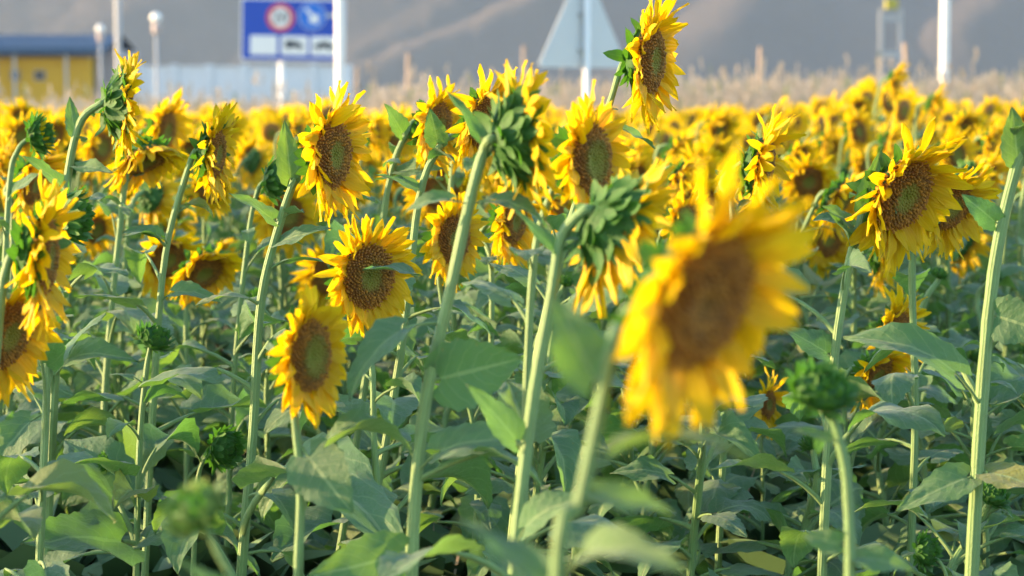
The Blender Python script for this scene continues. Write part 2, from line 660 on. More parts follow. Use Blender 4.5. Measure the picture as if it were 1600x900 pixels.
def bract_geo(seed, W=0.42, curl=0.5):
    r = random.Random(seed)
    V, U = [], []
    nt, S = 6, (-1, -0.4, 0.4, 1)
    rv = r.random()
    for i in range(nt):
        t = i / (nt - 1)
        w = 0.5 * W * max(0.02, (1 - t) ** 0.75 * (0.65 + 1.3 * t) if t < 1 else 0.02)
        z0 = curl * (t ** 2.2) * r.uniform(0.9, 1.1)
        for s in S:
            V.append((t, s * w, z0 - 0.25 * w * s * s))
            U.append((t, s, rv))
    return V, grid_faces(nt, len(S)), U


BRACT_G = [bract_geo(60 + k, rng.uniform(0.34, 0.46), rng.uniform(-0.55, 0.05)) for k in range(6)]
BRACTS = [mesh('bract', g[0], g[1], M_BRACT, g[2]) for g in BRACT_G]
M_PALE = mat_plain('sunlit_pale_bract', (0.17, 0.27, 0.05), 0.6, 0.12, 12)  # paler bract copy: sunlight glowing on the front bud, put into the colour
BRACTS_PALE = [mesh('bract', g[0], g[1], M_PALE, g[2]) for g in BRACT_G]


def calyx_places(r, rows=((19, 1.06, -0.04, 34, 0.56), (18, 1.03, -0.20, 52, 0.52), (16, 0.90, -0.38, 40, 0.52), (13, 0.68, -0.50, 28, 0.50), (9, 0.44, -0.59, 14, 0.46))):
    out = []
    for n, rad, z, tilt, le in rows:
        for k in range(n):
            a = 2 * math.pi * (k + r.uniform(-0.35, 0.35)) / n
            M = Matrix.Rotation(a, 4, 'Z') @ Matrix.Translation((rad - 0.12, 0, z)) @ Matrix.Rotation(-R_(tilt + r.gauss(0, 14)), 4, 'Y') @ Matrix.Rotation(r.gauss(0, 0.25), 4, 'X') @ Matrix.Diagonal((le * r.uniform(0.8, 1.25), 1, 0.8, 1))
            out.append((r.randrange(len(BRACTS)), M))
    return out


def bud_places(r, shut=1.0):
    """bracts that close over an unopened head"""
    rows = ((16, 0.98, -0.14, 66, 0.80), (15, 0.92, 0.12, 88, 0.66), (15, 0.98, -0.32, 46, 0.72), (13, 0.66, 0.34, 112, 0.52), (10, 0.42, 0.50, 130, 0.40), (10, 0.72, -0.45, 24, 0.62))
    out = []
    for n, rad, z, tilt, le in rows:
        for k in range(n):
            a = 2 * math.pi * (k + r.uniform(-0.3, 0.3)) / n
            M = Matrix.Rotation(a, 4, 'Z') @ Matrix.Translation((rad - 0.05, 0, z)) @ Matrix.Rotation(-R_(tilt * shut + r.gauss(0, 9)), 4, 'Y') @ Matrix.Rotation(r.gauss(0, 0.2), 4, 'X') @ Matrix.Diagonal((le * r.uniform(0.85, 1.15), 1.15, 0.7, 1))
            out.append((r.randrange(len(BRACTS)), M))
    return out


def joined(places, geos, m, name):
    parts = []
    r = random.Random(5)
    for k, M in places:
        v, f, u = geos[k]
        q = r.random()
        parts.append((xform(M, v), f, [(a, b, q) for a, b, c in u], 0))
    V, F, U, MI = merge(parts)
    return mesh(name, V, F, m, U)


CALYX = [joined(calyx_places(random.Random(80 + k), ((14, 0.96, -0.16, 18, 0.42), (13, 0.84, -0.36, 30, 0.52), (11, 0.58, -0.53, 22, 0.56), (8, 0.36, -0.60, 10, 0.5))), BRACT_G, M_BRACT, 'calyx') for k in range(4)]
BUDS = [joined(bud_places(random.Random(90 + k)), BRACT_G, M_BRACT, 'bud_scale_cluster') for k in range(3)]


def bud_core():
    V, U = [], []
    prof = [(0.15, -0.62), (0.6, -0.5), (0.95, -0.2), (1.0, 0.1), (0.85, 0.4), (0.5, 0.58), (0.02, 0.62)]
    for (q, z) in prof:
        for j in range(14):
            a = 2 * math.pi * j / 14
            V.append((q * math.cos(a), q * math.sin(a), z))
            U.append((0.1, 0.5, 0.4))
    return mesh('flower_bud', V, grid_faces(len(prof), 14, 0, True), M_BRACT, U)


BUDCORE = bud_core()


# ------------------------------------------------------------------ the sunflower builder
def frame_z(n, spin=0.0):
    n = n.normalized()
    x = Vector((0, 0, 1)).cross(n)
    if x.length < 0.05:
        x = Vector((1, 0, 0))
    x.normalize()
    y = n.cross(x)
    M = Matrix((x, y, n)).transposed().to_4x4()
    return M @ Matrix.Rotation(spin, 4, 'Z')


def add_head(root, base, C, n, R, r, style, petals_apart, bracts_apart, ln=1.0, npet=34, wild=1.0, disc=None, pale=False):
    M = Matrix.Translation(C - base) @ frame_z(n, r.uniform(0, 6.28)) @ Matrix.Diagonal((R, R, R, 1))
    gl = M.to_3x3().inverted() @ Vector((0, 0, -1))
    ga = math.atan2(gl.y, gl.x)
    if style in ('open', 'opening'):
        h = link('flower_head', RECEPT, root, M)
        link('disc', DISCS[r.randrange(4) if disc is None else disc], h, Matrix.Rotation(r.uniform(0, 6.28), 4, 'Z'))
        if petals_apart:
            for k, PM in petal_places(r, npet, n.z, wild, ln, ga):
                link('petal', PETALS[k], h, PM)
        else:
            link('petal_ring', RINGS[r.randrange(len(RINGS))], h, Matrix.Rotation(ga, 4, 'Z'))
        if bracts_apart:
            for k, PM in calyx_places(r):
                link('bract', BRACTS[k], h, PM)
        else:
            cs = 0.84 if R * FPX / max(0.1, (C - CAM).dot(FWD)) > 90 else 0.95
            link('calyx', CALYX[r.randrange(4)], h, Matrix.Rotation(r.uniform(0, 6.28), 4, 'Z') @ Matrix.Diagonal((cs, cs, 1, 1)))
    else:
        h = link('flower_bud', BUDCORE, root, M)
        if bracts_apart:
            for k, PM in bud_places(r, 0.86 if style == 'half' else 1.0):
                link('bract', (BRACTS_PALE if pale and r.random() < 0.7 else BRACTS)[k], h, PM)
        else:
            link('calyx', BUDS[r.randrange(3)], h, Matrix.Identity(4))
        if style == 'half':
            for k in range(14):
                a = 2 * math.pi * (k + r.uniform(-.3, .3)) / 14
                PM = Matrix.Rotation(a, 4, 'Z') @ Matrix.Translation((0.7, 0, 0.2)) @ Matrix.Rotation(-R_(65 + r.gauss(0, 12)), 4, 'Y') @ Matrix.Diagonal((0.75, 0.8, 0.75, 1))
                link('petal', PETALS[r.randrange(10)], h, PM)
    return h


def hook(pre, C, n, R):
    """end of the stem bending over into the back of the head"""
    E = C - n * (0.55 * R)
    K = E - n * 0.012
    nh = Vector((n.x, n.y, 0))
    if nh.length > 0.01:
        nh.normalize()
    low = K - nh * 0.030 - Vector((0, 0, 0.045)) - n * 0.01
    return low, K, E


def sunflower(label, group, base, pts, head, r, leaf_n=12, leaf_range=(0.22, 0.95), leaf_size=0.17, rad=0.012, petals_apart=True, bracts_apart=False, sides=8, ymax=985, xpad=260, cat='sunflower', name='sunflower', avoid=None):
    root = empty(name, base)
    tag(root, label, cat, group)
    line = catmull(pts, 5 if sides > 6 else 3)
    loc = [p - base for p in line]
    k = len(loc)
    radii = [rad * 0.82 * (1.12 - 0.42 * (i / (k - 1))) * (1 + r.uniform(-0.07, 0.07)) for i in range(k)]
    V, F, U = tube(loc, radii, sides)
    link('stem', mesh('stem', V, F, M_STEM, U), root)
    if head:
        add_head(root, base, head['C'], head['n'], head['R'], r, head.get('style', 'open'), petals_apart, bracts_apart, head.get('ln', 1.0), head.get('np', 66), head.get('wild', 1.0), head.get('disc'), head.get('pale', False))
    cum = [0.0]
    for i in range(1, k):
        cum.append(cum[-1] + (loc[i] - loc[i - 1]).length)
    a = r.uniform(0, 6.28)
    for j in range(leaf_n):
        f = leaf_range[0] + (leaf_range[1] - leaf_range[0]) * (j + r.uniform(-.3, .3)) / max(1, leaf_n - 1)
        f = min(max(f, 0.05), 0.97)
        a += 2.4 + r.gauss(0, 0.35)
        want = f * cum[-1]
        i0 = 0
        while i0 < k - 2 and cum[i0 + 1] < want:
            i0 += 1
        p = loc[i0].lerp(loc[i0 + 1], (want - cum[i0]) / max(1e-6, cum[i0 + 1] - cum[i0]))
        size = leaf_size * (1.0 if f < 0.62 else max(0.25, 1.0 - (f - 0.62) * 2.6)) * r.uniform(0.72, 1.2)
        x, y, d = proj(base + p)
        if y > ymax or x < -xpad or x > 1600 + xpad:
            continue
        if avoid is not None:
            tip = base + p + Vector((math.cos(a), math.sin(a), -0.05)) * size * 1.2
            mid = base + p + Vector((math.cos(a), math.sin(a), 0.12)) * size * 0.75
            if any(avoid(*proj(q)) for q in (tip, mid, base + p + Vector((math.cos(a), math.sin(a), 0.35)) * size * 0.4, base + p + Vector((math.cos(a), math.sin(a), 0.0)) * size)):
                continue
        pitch = r.gauss(0, 14) + (-18 if f < 0.4 else 6)
        M = Matrix.Translation(p) @ Matrix.Rotation(a, 4, 'Z') @ Matrix.Rotation(-R_(pitch), 4, 'Y') @ Matrix.Rotation(r.gauss(0, 0.22), 4, 'X') @ Matrix.Diagonal((size, size, size, 1))
        link('leaf', LEAVES[r.randrange(len(LEAVES))], root, M)
    return root


def hand_leaf(root, b, t, normal, width=1.0, kind='flat', var=0):
    """a leaf placed by hand: from its root on the stem to its tip (world points), blade facing `normal`"""
    base = root.location
    x = (t - b)
    ln = x.length
    x.normalize()
    z = (normal - x * normal.dot(x)).normalized()
    y = z.cross(x)
    tot = 1.15 if kind == 'flat' else 1.33
    s = ln / tot
    M = Matrix.Translation(b - base) @ Matrix((x, y, z)).transposed().to_4x4() @ Matrix.Diagonal((s, s * width, s, 1))
    link('leaf', (FLAT if kind == 'flat' else ARCH)[var], root, M)


CAMN = Vector((0, -1, 0))
UPN = Vector((0, 0, 1))

# ------------------------------------------------------------------ the setting: ground and hills
def ground_h(x, y):
    e = min(max((y - 25.5) / 4.0, 0.0), 1.0)
    return 0.45 * e * e * (3 - 2 * e)


def make_ground():
    xs = np.concatenate([np.linspace(-1600, -40, 14), np.linspace(-30, 30, 61), np.linspace(40, 1600, 14)])
    ys = np.concatenate([np.linspace(-40, 1, 8), np.linspace(2, 32, 76), np.array([36, 44, 60, 90, 150, 250, 400, 600, 800, 1020])])
    V = []
    for y in ys:
        for x in xs:
            z = ground_h(x, y) + (0.05 * (mnoise.noise(Vector((x * 1.7, y * 1.7, 3))) - 0.5) if abs(x) < 31 and y < 33 else -0.02)
            V.append((x, y, z))
    me = mesh('ground', V, grid_faces(len(ys), len(xs)), M_SOIL)
    return tag(link('ground', me), kind='structure')


make_ground()


HY0, HSL = 1000.0, 0.85


def spur_pts(lst):
    out = []
    for px, py in lst:
        h = (150 - py) / FPX * HY0
        y = HY0 + max(0.0, h) / HSL
        out.append(((px - 800) / FPX * y, y))
    return out


SPURS = [  # crest lines read off the photograph, height above the slope, half width
    (spur_pts([(520, 150), (640, 100), (740, 58), (830, 20), (900, -40)]), 7, 17),
    (spur_pts([(560, 90), (700, 8), (780, -60)]), 3, 13),
    (spur_pts([(1060, 150), (1120, 105), (1165, 55), (1210, 12), (1260, -40)]), 13, 34),
    (spur_pts([(1420, 60), (1330, 20), (1250, -30)]), 4, 24),
    (spur_pts([(1500, 80), (1570, 25), (1660, -40)]), 11, 32),
    (spur_pts([(60, 120), (200, 30), (330, -60)]), 4, 26),
]


def hill_h(x, y):
    z = max(0.0, (y - HY0)) * HSL
    if y > HY0 + 200:
        z = 200 * HSL + (y - HY0 - 200) * 0.06
    best = 0.0
    for pts, hh, w in SPURS:
        for (x0, y0), (x1, y1) in zip(pts[:-1], pts[1:]):
            dx, dy = x1 - x0, y1 - y0
            t = min(max(((x - x0) * dx + (y - y0) * dy) / (dx * dx + dy * dy), 0), 1)
            d = math.hypot(x - x0 - t * dx, y - y0 - t * dy)
            q = max(0.0, 1 - d / w)
            best = max(best, hh * q * q * (3 - 2 * q))
    f = min(1.0, max(0.0, (y - HY0 + 20) / 40))
    n = mnoise.fractal(Vector((x * 0.02, y * 0.02, 1.3)), 0.9, 2.1, 5)
    n2 = mnoise.fractal(Vector((x * 0.08, y * 0.05, 7.3)), 1.0, 2.1, 4)
    return 0.2 + z + f * (best + 2.0 * n + 0.5 * n2) - (1 - f) * 0.8


def make_hills():
    ys = np.concatenate([np.linspace(960, 1150, 130), np.linspace(1155, 1400, 40), np.linspace(1420, 1800, 10)])
    xs = np.concatenate([np.linspace(-1300, -330, 40), np.linspace(-325, 325, 300), np.linspace(330, 1300, 40)])
    V = []
    for y in ys:
        for x in xs:
            V.append((x, y, hill_h(x, y)))
    me = mesh('hills', V, grid_faces(len(ys), len(xs)), M_HILL)
    return tag(link('hills', me), kind='structure')


make_hills()

# ------------------------------------------------------------------ hero sunflowers read off the photograph
def view_normal(ratio, phi, sgn=1, px=800):
    st = math.sqrt(max(0.0, 1 - ratio * ratio))
    a = R_(phi)
    fw = (FWD + RIGHT * ((px - 800) / FPX)).normalized()
    rt = fw.cross(UP).normalized()
    return (rt * (st * math.cos(a)) - UP * (st * math.sin(a)) - fw * (ratio * sgn)).normalized()


G_FRONT = 'tall sunflowers at the front of the field'
HERO_DISCS = []     # (px, py, radius px, depth) kept clear by the scattered plants

# label, px, py, depth, disc radius px, foreshortening, tilt of the face, sign, stem way points (bottom to top), options
HEROES = [
    ('very large blurred sunflower with drooping petals on a golden sunlit stem', 1090, 466, 2.15, 120, 0.53, 27, 1, [(868, 960), (905, 790), (937, 640), (958, 535)], dict(disc=4, rad=0.0085, ln=0.93, leaf_n=0, np=60, wild=1.1)),
    ('sharp bright yellow sunflower with round brown disc and a green leaf tip over it', 573, 432, 4.5, 53, 0.74, 12, 1, [(600, 930), (585, 700), (580, 560)], dict(rad=0.009, leaf_n=9, ln=0.88, wild=0.7, np=69)),
    ('soft-focus sunflower with a green centre below the sharp round one', 480, 556, 3.65, 60, 0.52, 4, 1, [(466, 930), (470, 760), (459, 640)], dict(disc=3, rad=0.010, leaf_n=4, ln=0.80, wild=0.6, np=69)),
    ('sunflower with large dark disc and ragged upright petals beside white pole', 516, 242, 4.75, 54, 0.50, 6, 1, [(375, 930), (395, 680), (408, 470), (440, 340), (466, 268)], dict(rad=0.0125, leaf_n=11, ln=0.98)),
    ('tallest sunflower, its narrow dark disc against the hills beside triangular sign', 1013, 94, 4.85, 54, 0.34, 6, 1, [(790, 930), (830, 600), (890, 350), (950, 170), (966, 118)], dict(rad=0.010, leaf_n=9, ln=0.95)),
    ('soft-focus sunflower with oval green centre beneath the triangular sign', 920, 252, 3.85, 58, 0.52, 3, 1, [(815, 930), (822, 640), (835, 400), (868, 285)], dict(disc=3, rad=0.009, leaf_n=6, ln=0.95, np=66)),
    ('sunflower with spiky upright petals tilted over a slanting green stem', 757, 190, 5.05, 46, 0.56, 22, 1, [(560, 930), (625, 560), (655, 310), (690, 225)], dict(rad=0.011, leaf_n=10, ln=1.05)),
    ('sunflower half hidden by a small heart-shaped leaf on its stem', 680, 198, 5.5, 41, 0.48, 12, 1, [(520, 930), (570, 600), (605, 300), (640, 200)], dict(rad=0.011, leaf_n=10, ln=0.95)),
    ('tilted sunflower with broad dark disc and orange sunlit petals', 1408, 304, 4.6, 63, 0.55, 32, 1, [(1283, 930), (1300, 600), (1325, 420), (1346, 340)], dict(rad=0.011, leaf_n=9, ln=0.95)),
    ('dull brown disc sunflower tucked close behind the tilted broad one', 1484, 322, 5.15, 42, 0.6, 38, 1, [(1420, 930), (1430, 650), (1425, 420), (1435, 350)], dict(rad=0.010, leaf_n=9, ln=1.1)),
    ('sunflower with dark disc cut off beneath the edge-on bloom', 8, 522, 3.9, 58, 0.55, 22, 1, [(-60, 960), (-70, 700), (-62, 560)], dict(rad=0.011, leaf_n=5, ln=0.95)),
    ('edge-on sunflower with long drooping petals and dark green back', 66, 398, 3.75, 62, 0.20, 3, 1, [(-30, 960), (-20, 700), (0, 480), (10, 420)], dict(rad=0.011, leaf_n=5, ln=1.0, bracts=True)),
    ('sunflower seen from behind, hairy green bracts before the yellow building', 190, 165, 5.25, 46, 0.12, 2, -1, [(70, 930), (85, 600), (100, 330), (122, 200)], dict(rad=0.013, leaf_n=9, ln=0.95, bracts=True)),
    ('nodding sunflower with face turned down to the ground', 226, 248, 6.0, 38, 0.36, 68, 1, [(150, 930), (165, 600), (190, 330), (205, 232)], dict(rad=0.011, leaf_n=8, ln=0.95)),
    ('side-on sunflower with upright pale yellow petals and green back', 334, 240, 5.2, 39, 0.30, 8, 1, [(225, 930), (240, 620), (258, 400), (292, 270)], dict(rad=0.0105, leaf_n=10, ln=1.05, bracts=True)),
    ('sunflower crossed by a thick green stem', 706, 374, 5.45, 41, 0.60, 8, 1, [(735, 930), (745, 700), (690, 470)], dict(rad=0.009, leaf_n=8, ln=0.95)),
    ('sunflower seen from behind on a thick pale stem with hooked neck', 808, 215, 3.65, 62, 0.36, -6, -1, [(640, 960), (660, 660), (700, 470), (735, 310), (755, 238)], dict(rad=0.0125, leaf_n=3, ln=0.95, bracts=True)),
    ('drooping sunflower showing layered dark green bracts on an arched neck', 955, 352, 3.45, 68, 0.38, 30, -1, [(800, 960), (828, 660), (862, 460), (878, 370)], dict(rad=0.0115, leaf_n=3, ln=1.05, bracts=True)),
    ('low sunflower hanging among leaves under the tilted broad one', 1366, 584, 5.45, 36, 0.45, 40, 1, [(1330, 930), (1325, 720), (1318, 600)], dict(rad=0.008, leaf_n=5, ln=0.95)),
    ('low sunflower with upturned petals half covered by a long leaf', 1400, 520, 5.6, 36, 0.5, 10, 1, [(1455, 930), (1440, 700), (1395, 585)], dict(rad=0.008, leaf_n=5, ln=1.15)),
    ('smallest young sunflower low among the leaves', 1198, 632, 5.9, 23, 0.5, 5, 1, [(1190, 930), (1192, 760), (1190, 690)], dict(rad=0.006, leaf_n=6, ln=1.45, np=30)),
    ('pale yellow sunflower half hidden behind the very large blurred one', 1190, 262, 5.3, 48, 0.16, 10, 1, [(1120, 930), (1135, 600), (1145, 340)], dict(rad=0.010, leaf_n=9, ln=1.05)),
    ('sunflower with orange petals behind the edge-on bloom', 52, 284, 6.3, 38, 0.45, 25, 1, [(10, 930), (15, 600), (20, 340)], dict(rad=0.010, leaf_n=8)),
    ('dark nodding sunflower face in the shade under leaves', 316, 424, 6.4, 36, 0.62, 55, 1, [(290, 930), (292, 640), (290, 460)], dict(rad=0.009, leaf_n=6, ln=0.9)),
    ('sunflower with dense yellow petals behind the thick hooked stem', 800, 345, 5.7, 40, 0.45, 12, 1, [(760, 930), (765, 650), (768, 420)], dict(rad=0.009, leaf_n=8)),
    ('sunflower standing behind the nodding one, petals lit orange', 255, 205, 7.6, 34, 0.4, 15, 1, [(200, 930), (215, 600), (232, 300)], dict(rad=0.011, leaf_n=6)),
    # buds
    ('half-open bud with green scales and a little yellow beside the hairy-backed bloom', 60, 212, 5.6, 24, 0.35, -12, 1, [(-10, 930), (0, 600), (14, 300), (28, 235)], dict(rad=0.010, leaf_n=8, style='half', bracts=True)),
    ('tight dark green bud on a straight stem', 241, 530, 4.85, 24, 0.30, -62, 1, [(212, 940), (218, 700), (228, 585)], dict(rad=0.009, leaf_n=6, style='bud', bracts=True)),
    ('fresh green bud with curled scales low among stems', 350, 700, 5.1, 27, 0.62, 15, 1, [(300, 960), (305, 820), (312, 735)], dict(rad=0.008, leaf_n=3, style='bud', bracts=True)),
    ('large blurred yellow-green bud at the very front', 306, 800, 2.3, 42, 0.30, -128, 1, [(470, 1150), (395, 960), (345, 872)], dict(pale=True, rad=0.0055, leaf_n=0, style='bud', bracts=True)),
    ('blurred green bud on a pale upright stem below the low hanging sunflower', 1282, 612, 3.0, 42, 0.45, -70, 1, [(1328, 1000), (1325, 780), (1312, 690), (1300, 655)], dict(rad=0.0085, leaf_n=2, style='bud', bracts=True)),
    ('small bright green bud with spreading scales near the ground', 1446, 862, 4.4, 22, 0.45, -5, 1, [(1500, 1010), (1485, 930), (1470, 880)], dict(rad=0.005, leaf_n=1, style='bud', bracts=True)),
    ('bristly green bud facing away behind the edge-on bloom', 112, 340, 4.6, 36, 0.15, 2, 1, [(60, 930), (72, 640), (80, 420), (84, 368)], dict(rad=0.010, leaf_n=8, style='bud', bracts=True)),
    ('narrow dark green bud beside the ragged sunflower with large disc', 428, 282, 5.6, 26, 0.25, 0, 1, [(352, 930), (365, 600), (388, 370), (402, 300)], dict(rad=0.009, leaf_n=9, style='bud', bracts=True)),
    ('tiny dark bud drooping on a thin bent stalk', 163, 722, 4.9, 12, 0.2, 175, 1, [(216, 900), (214, 800), (200, 745)], dict(rad=0.0035, leaf_n=0, style='bud', bracts=True)),
]

HERO_ROOT = {}
for hi, (label, px, py, d, Rpx, ratio, phi, sgn, way, op) in enumerate(HEROES):
    r = random.Random(2000 + hi)
    C = P(px, py, d)
    R = Rpx * d / FPX
    n = view_normal(ratio, phi, sgn, px)
    style = op.get('style', 'open')
    HERO_DISCS.append((px, py, Rpx * (1.7 if style == 'open' else 1.2), d))
    wp = [P(x, y, d) for x, y in way]
    low, K, E = hook(wp[-1], C, n, R)
    g = wp[0]
    base = Vector((g.x + (wp[0].x - wp[1].x) * 0.35, g.y, -0.01))
    pts = [base] + wp
    if style != 'open' or (sgn > 0 and ratio > 0.45 and hi in (1, 2, 15, 18, 19, 20)):
        pts += [E]
    elif (wp[-1] - low).length > 0.035 and low.z > wp[-1].z + 0.01:
        pts += [low, K, E]
    else:
        pts += [K, E]
    cat = 'flower bud' if style != 'open' else 'sunflower'
    HERO_ROOT[hi] = sunflower(label, G_FRONT, base, pts, dict(C=C, n=n, R=R, style=style, ln=op.get('ln', 1), np=op.get('np', 66), wild=op.get('wild', 1.0), disc=op.get('disc', hi % 3), pale=op.get('pale', False)), r,
                              leaf_n=(lambda q: q + 5 if q > 4 else q)(op.get('leaf_n', 10)), leaf_range=(0.25, 0.95), leaf_size=op.get('ls', 0.155), rad=op.get('rad', 0.01), bracts_apart=op.get('bracts', False), cat=cat,
                              name='sunflower_bud' if style != 'open' else 'sunflower',
                              avoid=lambda x, y, dd: any(dd < q[3] - 0.02 and (x - q[0]) ** 2 + (y - q[1]) ** 2 < (q[2] * 1.0) ** 2 for q in HERO_DISCS + [(HEROES[k][1], HEROES[k][2], HEROES[k][4] * 1.6, HEROES[k][3]) for k in range(len(HEROES))]))

# the plant whose thick stem leaves the frame at the right
d33 = 4.25
w33 = [P(1515, 960, d33), P(1533, 640, d33), P(1552, 430, d33), P(1580, 290, d33), P(1612, 190, d33)]
b33 = Vector((w33[0].x - 0.01, w33[0].y, -0.01))
C33 = P(1668, 150, d33)
n33 = view_normal(0.5, 15)
l3, K3, E3 = hook(w33[-1], C33, n33, 0.06)
plant33 = sunflower('sunflower with the thick ribbed stem and big leaves beside tilted broad bloom', G_FRONT, b33, [b33] + w33 + [K3, E3], dict(C=C33, n=n33, R=0.06), random.Random(77), leaf_n=3, rad=0.0145)

# hand-placed leaves: (plant, depth offset, root px, tip px, facing, width, kind, variant)
FACE = {'cam': CAMN, 'up': UPN, 'cu': (CAMN * 0.8 + UPN).normalized(), 'cr': (CAMN + RIGHT * 0.5 + UPN * 0.3).normalized(), 'uc': (CAMN * 0.3 + UPN).normalized(), 'dn': (CAMN * 0.9 - UPN * 0.45).normalized()}
HAND = [
    (16, 0.0, (668, 596), (818, 560), 'cam', 1.15, 'flat', 0),
    (16, -0.05, (682, 505), (540, 625), 'uc', 0.85, 'arch', 0),
    (16, 0.0, (735, 322), (628, 332), 'cu', 0.6, 'arch', 1),
    (16, 0.0, (738, 318), (858, 352), 'cu', 0.6, 'arch', 2),
    (16, -0.05, (650, 742), (835, 690), 'cu', 0.8, 'arch', 0),
    (16, -0.05, (645, 860), (480, 905), 'cam', 0.9, 'flat', 1),
    (2, -0.05, (472, 700), (548, 800), 'cam', 1.4, 'flat', 2),
    (3, -0.6, (378, 835), (640, 862), 'uc', 0.55, 'arch', 1),
    (17, -0.05, (815, 700), (735, 600), 'cr', 0.8, 'flat', 3),
    (17, -0.05, (805, 860), (925, 770), 'cu', 0.8, 'arch', 2),
    (0, 0.0, (938, 610), (862, 462), 'cam', 0.95, 'flat', 1),
    (0, 0.0, (905, 760), (1190, 722), 'up', 0.7, 'arch', 0),
    (0, 0.02, (905, 770), (1060, 795), 'cu', 0.75, 'flat', 2),
    (0, 0.05, (872, 920), (715, 800), 'cu', 0.55, 'flat', 3),
    (0, -0.1, (885, 900), (1075, 890), 'cu', 0.65, 'arch', 1),
    (29, 0.0, (372, 935), (270, 868), 'cu', 0.5, 'flat', 3),
    (30, 0.0, (1306, 690), (1240, 668), 'cu', 0.6, 'flat', 2),
    (30, 0.0, (1322, 850), (1255, 838), 'cam', 1.0, 'flat', 0),
    (30, 0.0, (1325, 870), (1430, 885), 'cu', 0.8, 'flat', 1),
    (99, 0.0, (1535, 640), (1318, 520), 'cu', 0.65, 'arch', 2),
    (99, -0.05, (1545, 490), (1640, 520), 'cam', 1.2, 'flat', 0),
    (99, -0.05, (1528, 742), (1400, 792), 'cu', 0.95, 'flat', 3),
    (99, -0.08, (1530, 738), (1640, 760), 'cu', 1.0, 'flat', 2),
    (99, -0.03, (1562, 352), (1505, 305), 'cam', 0.9, 'flat', 1),
    (99, -0.03, (1590, 262), (1583, 168), 'cam', 0.85, 'flat', 0),
    (27, -0.2, (212, 850), (40, 835), 'cu', 1.1, 'flat', 1),
    (27, -0.25, (213, 790), (60, 745), 'up', 0.9, 'arch', 0),
    (27, -0.1, (215, 850), (330, 800), 'cu', 0.8, 'flat', 2),
    (12, -0.1, (84, 640), (-20, 760), 'cu', 0.9, 'arch', 1),
    (12, -0.1, (86, 590), (215, 560), 'cu', 0.7, 'arch', 2),
    (12, 0.0, (118, 215), (108, 150), 'cam', 0.8, 'flat', 3),
    (1, -0.12, (652, 432), (572, 412), 'cu', 0.5, 'flat', 3),
    (4, 0.1, (945, 195), (1030, 225), 'cu', 0.5, 'flat', 2),
    (8, 0.0, (1302, 560), (1225, 508), 'cu', 1.0, 'flat', 0),
    (8, -0.05, (1334, 385), (1300, 330), 'cu', 0.8, 'flat', 1),
    (8, -0.05, (1338, 360), (1290, 318), 'cu', 0.9, 'flat', 2),
    (8, -0.06, (1345, 335), (1378, 235), 'cam', 0.7, 'flat', 3),
    (7, -0.05, (632, 215), (604, 162), 'cr', 0.8, 'flat', 0),
    (7, -0.05, (612, 270), (690, 258), 'cu', 0.7, 'flat', 1),
    (6, -0.06, (686, 230), (672, 172), 'cam', 1.0, 'flat', 2),
    (6, -0.06, (660, 300), (590, 268), 'cu', 0.7, 'flat', 3),
    (3, -0.05, (456, 290), (444, 190), 'cam', 0.6, 'flat', 0),
    (3, -0.05, (436, 350), (362, 298), 'cu', 0.7, 'flat', 1),
    (3, -0.05, (425, 385), (515, 350), 'cu', 0.7, 'flat', 2),
    (16, 0.0, (757, 225), (700, 138), 'cr', 0.45, 'flat', 1),
    (17, 0.0, (878, 372), (940, 372), 'cu', 0.6, 'flat', 0),
    (17, 0.0, (872, 400), (800, 318), 'cu', 0.5, 'flat', 3),
    (14, -0.05, (265, 385), (190, 362), 'cu', 0.7, 'arch', 0),
    (14, -0.05, (252, 470), (345, 470), 'cu', 0.7, 'arch', 1),
    (12, -0.05, (112, 260), (175, 265), 'cu', 0.6, 'flat', 1),
    (12, -0.05, (105, 300), (40, 240), 'cu', 0.6, 'flat', 2),
    (26, -0.05, (12, 310), (58, 268), 'cu', 0.6, 'flat', 0),
]
for hi, dd, b, t, fc, wd, kd, vr in HAND:
    root = plant33 if hi == 99 else HERO_ROOT[hi]
    d = d33 if hi == 99 else HEROES[hi][3]
    hand_leaf(root, P(b[0], b[1], d), P(t[0], t[1], d + dd), FACE[fc], wd, kd, vr)


# ------------------------------------------------------------------ the crowd of sunflowers behind
def clear_of_heroes(px, py, rpx, d, strict=True):
    for (hx, hy, hr, hd) in HERO_DISCS:
        if d < hd + 0.05:
            if (px - hx) ** 2 + (py - hy) ** 2 < (rpx + hr * 0.8) ** 2:
                return False
            if abs(px - hx) < hr * 0.45 and py < hy:
                return False
    return True


placed = []
cell = {}


def spot_free(x, y, mind):
    cx, cy = int(x // 0.5), int(y // 0.5)
    for i in (-1, 0, 1):
        for j in (-1, 0, 1):
            for (a, b) in cell.get((cx + i, cy + j), ()):
                if (a - x) ** 2 + (b - y) ** 2 < mind * mind:
                    return False
    return True


def occupy(x, y):
    cell.setdefault((int(x // 0.5), int(y // 0.5)), []).append((x, y))


for o in HERO_ROOT.values():
    occupy(o.location.x, o.location.y)


def crowd_head(r, px, d):
    drop = r.triangular(0.06, 0.58, 0.26)
    if d > 14:
        drop = r.triangular(0.14, 0.50, 0.26)
    if 1210 < px < 1480 and d > 12:
        drop -= 0.20 * (1 - abs(px - 1345) / 135.0)
    if px > 1440 and d > 14:
        drop -= 0.06
    z = CAM_Z - drop
    a = r.gauss(R_(32), R_(34 if d < 9 else 24))
    e = r.gauss(R_(16), R_(14))
    n = Vector((math.cos(a) * math.cos(e), -math.sin(a) * math.cos(e), -math.sin(e)))
    return z, n


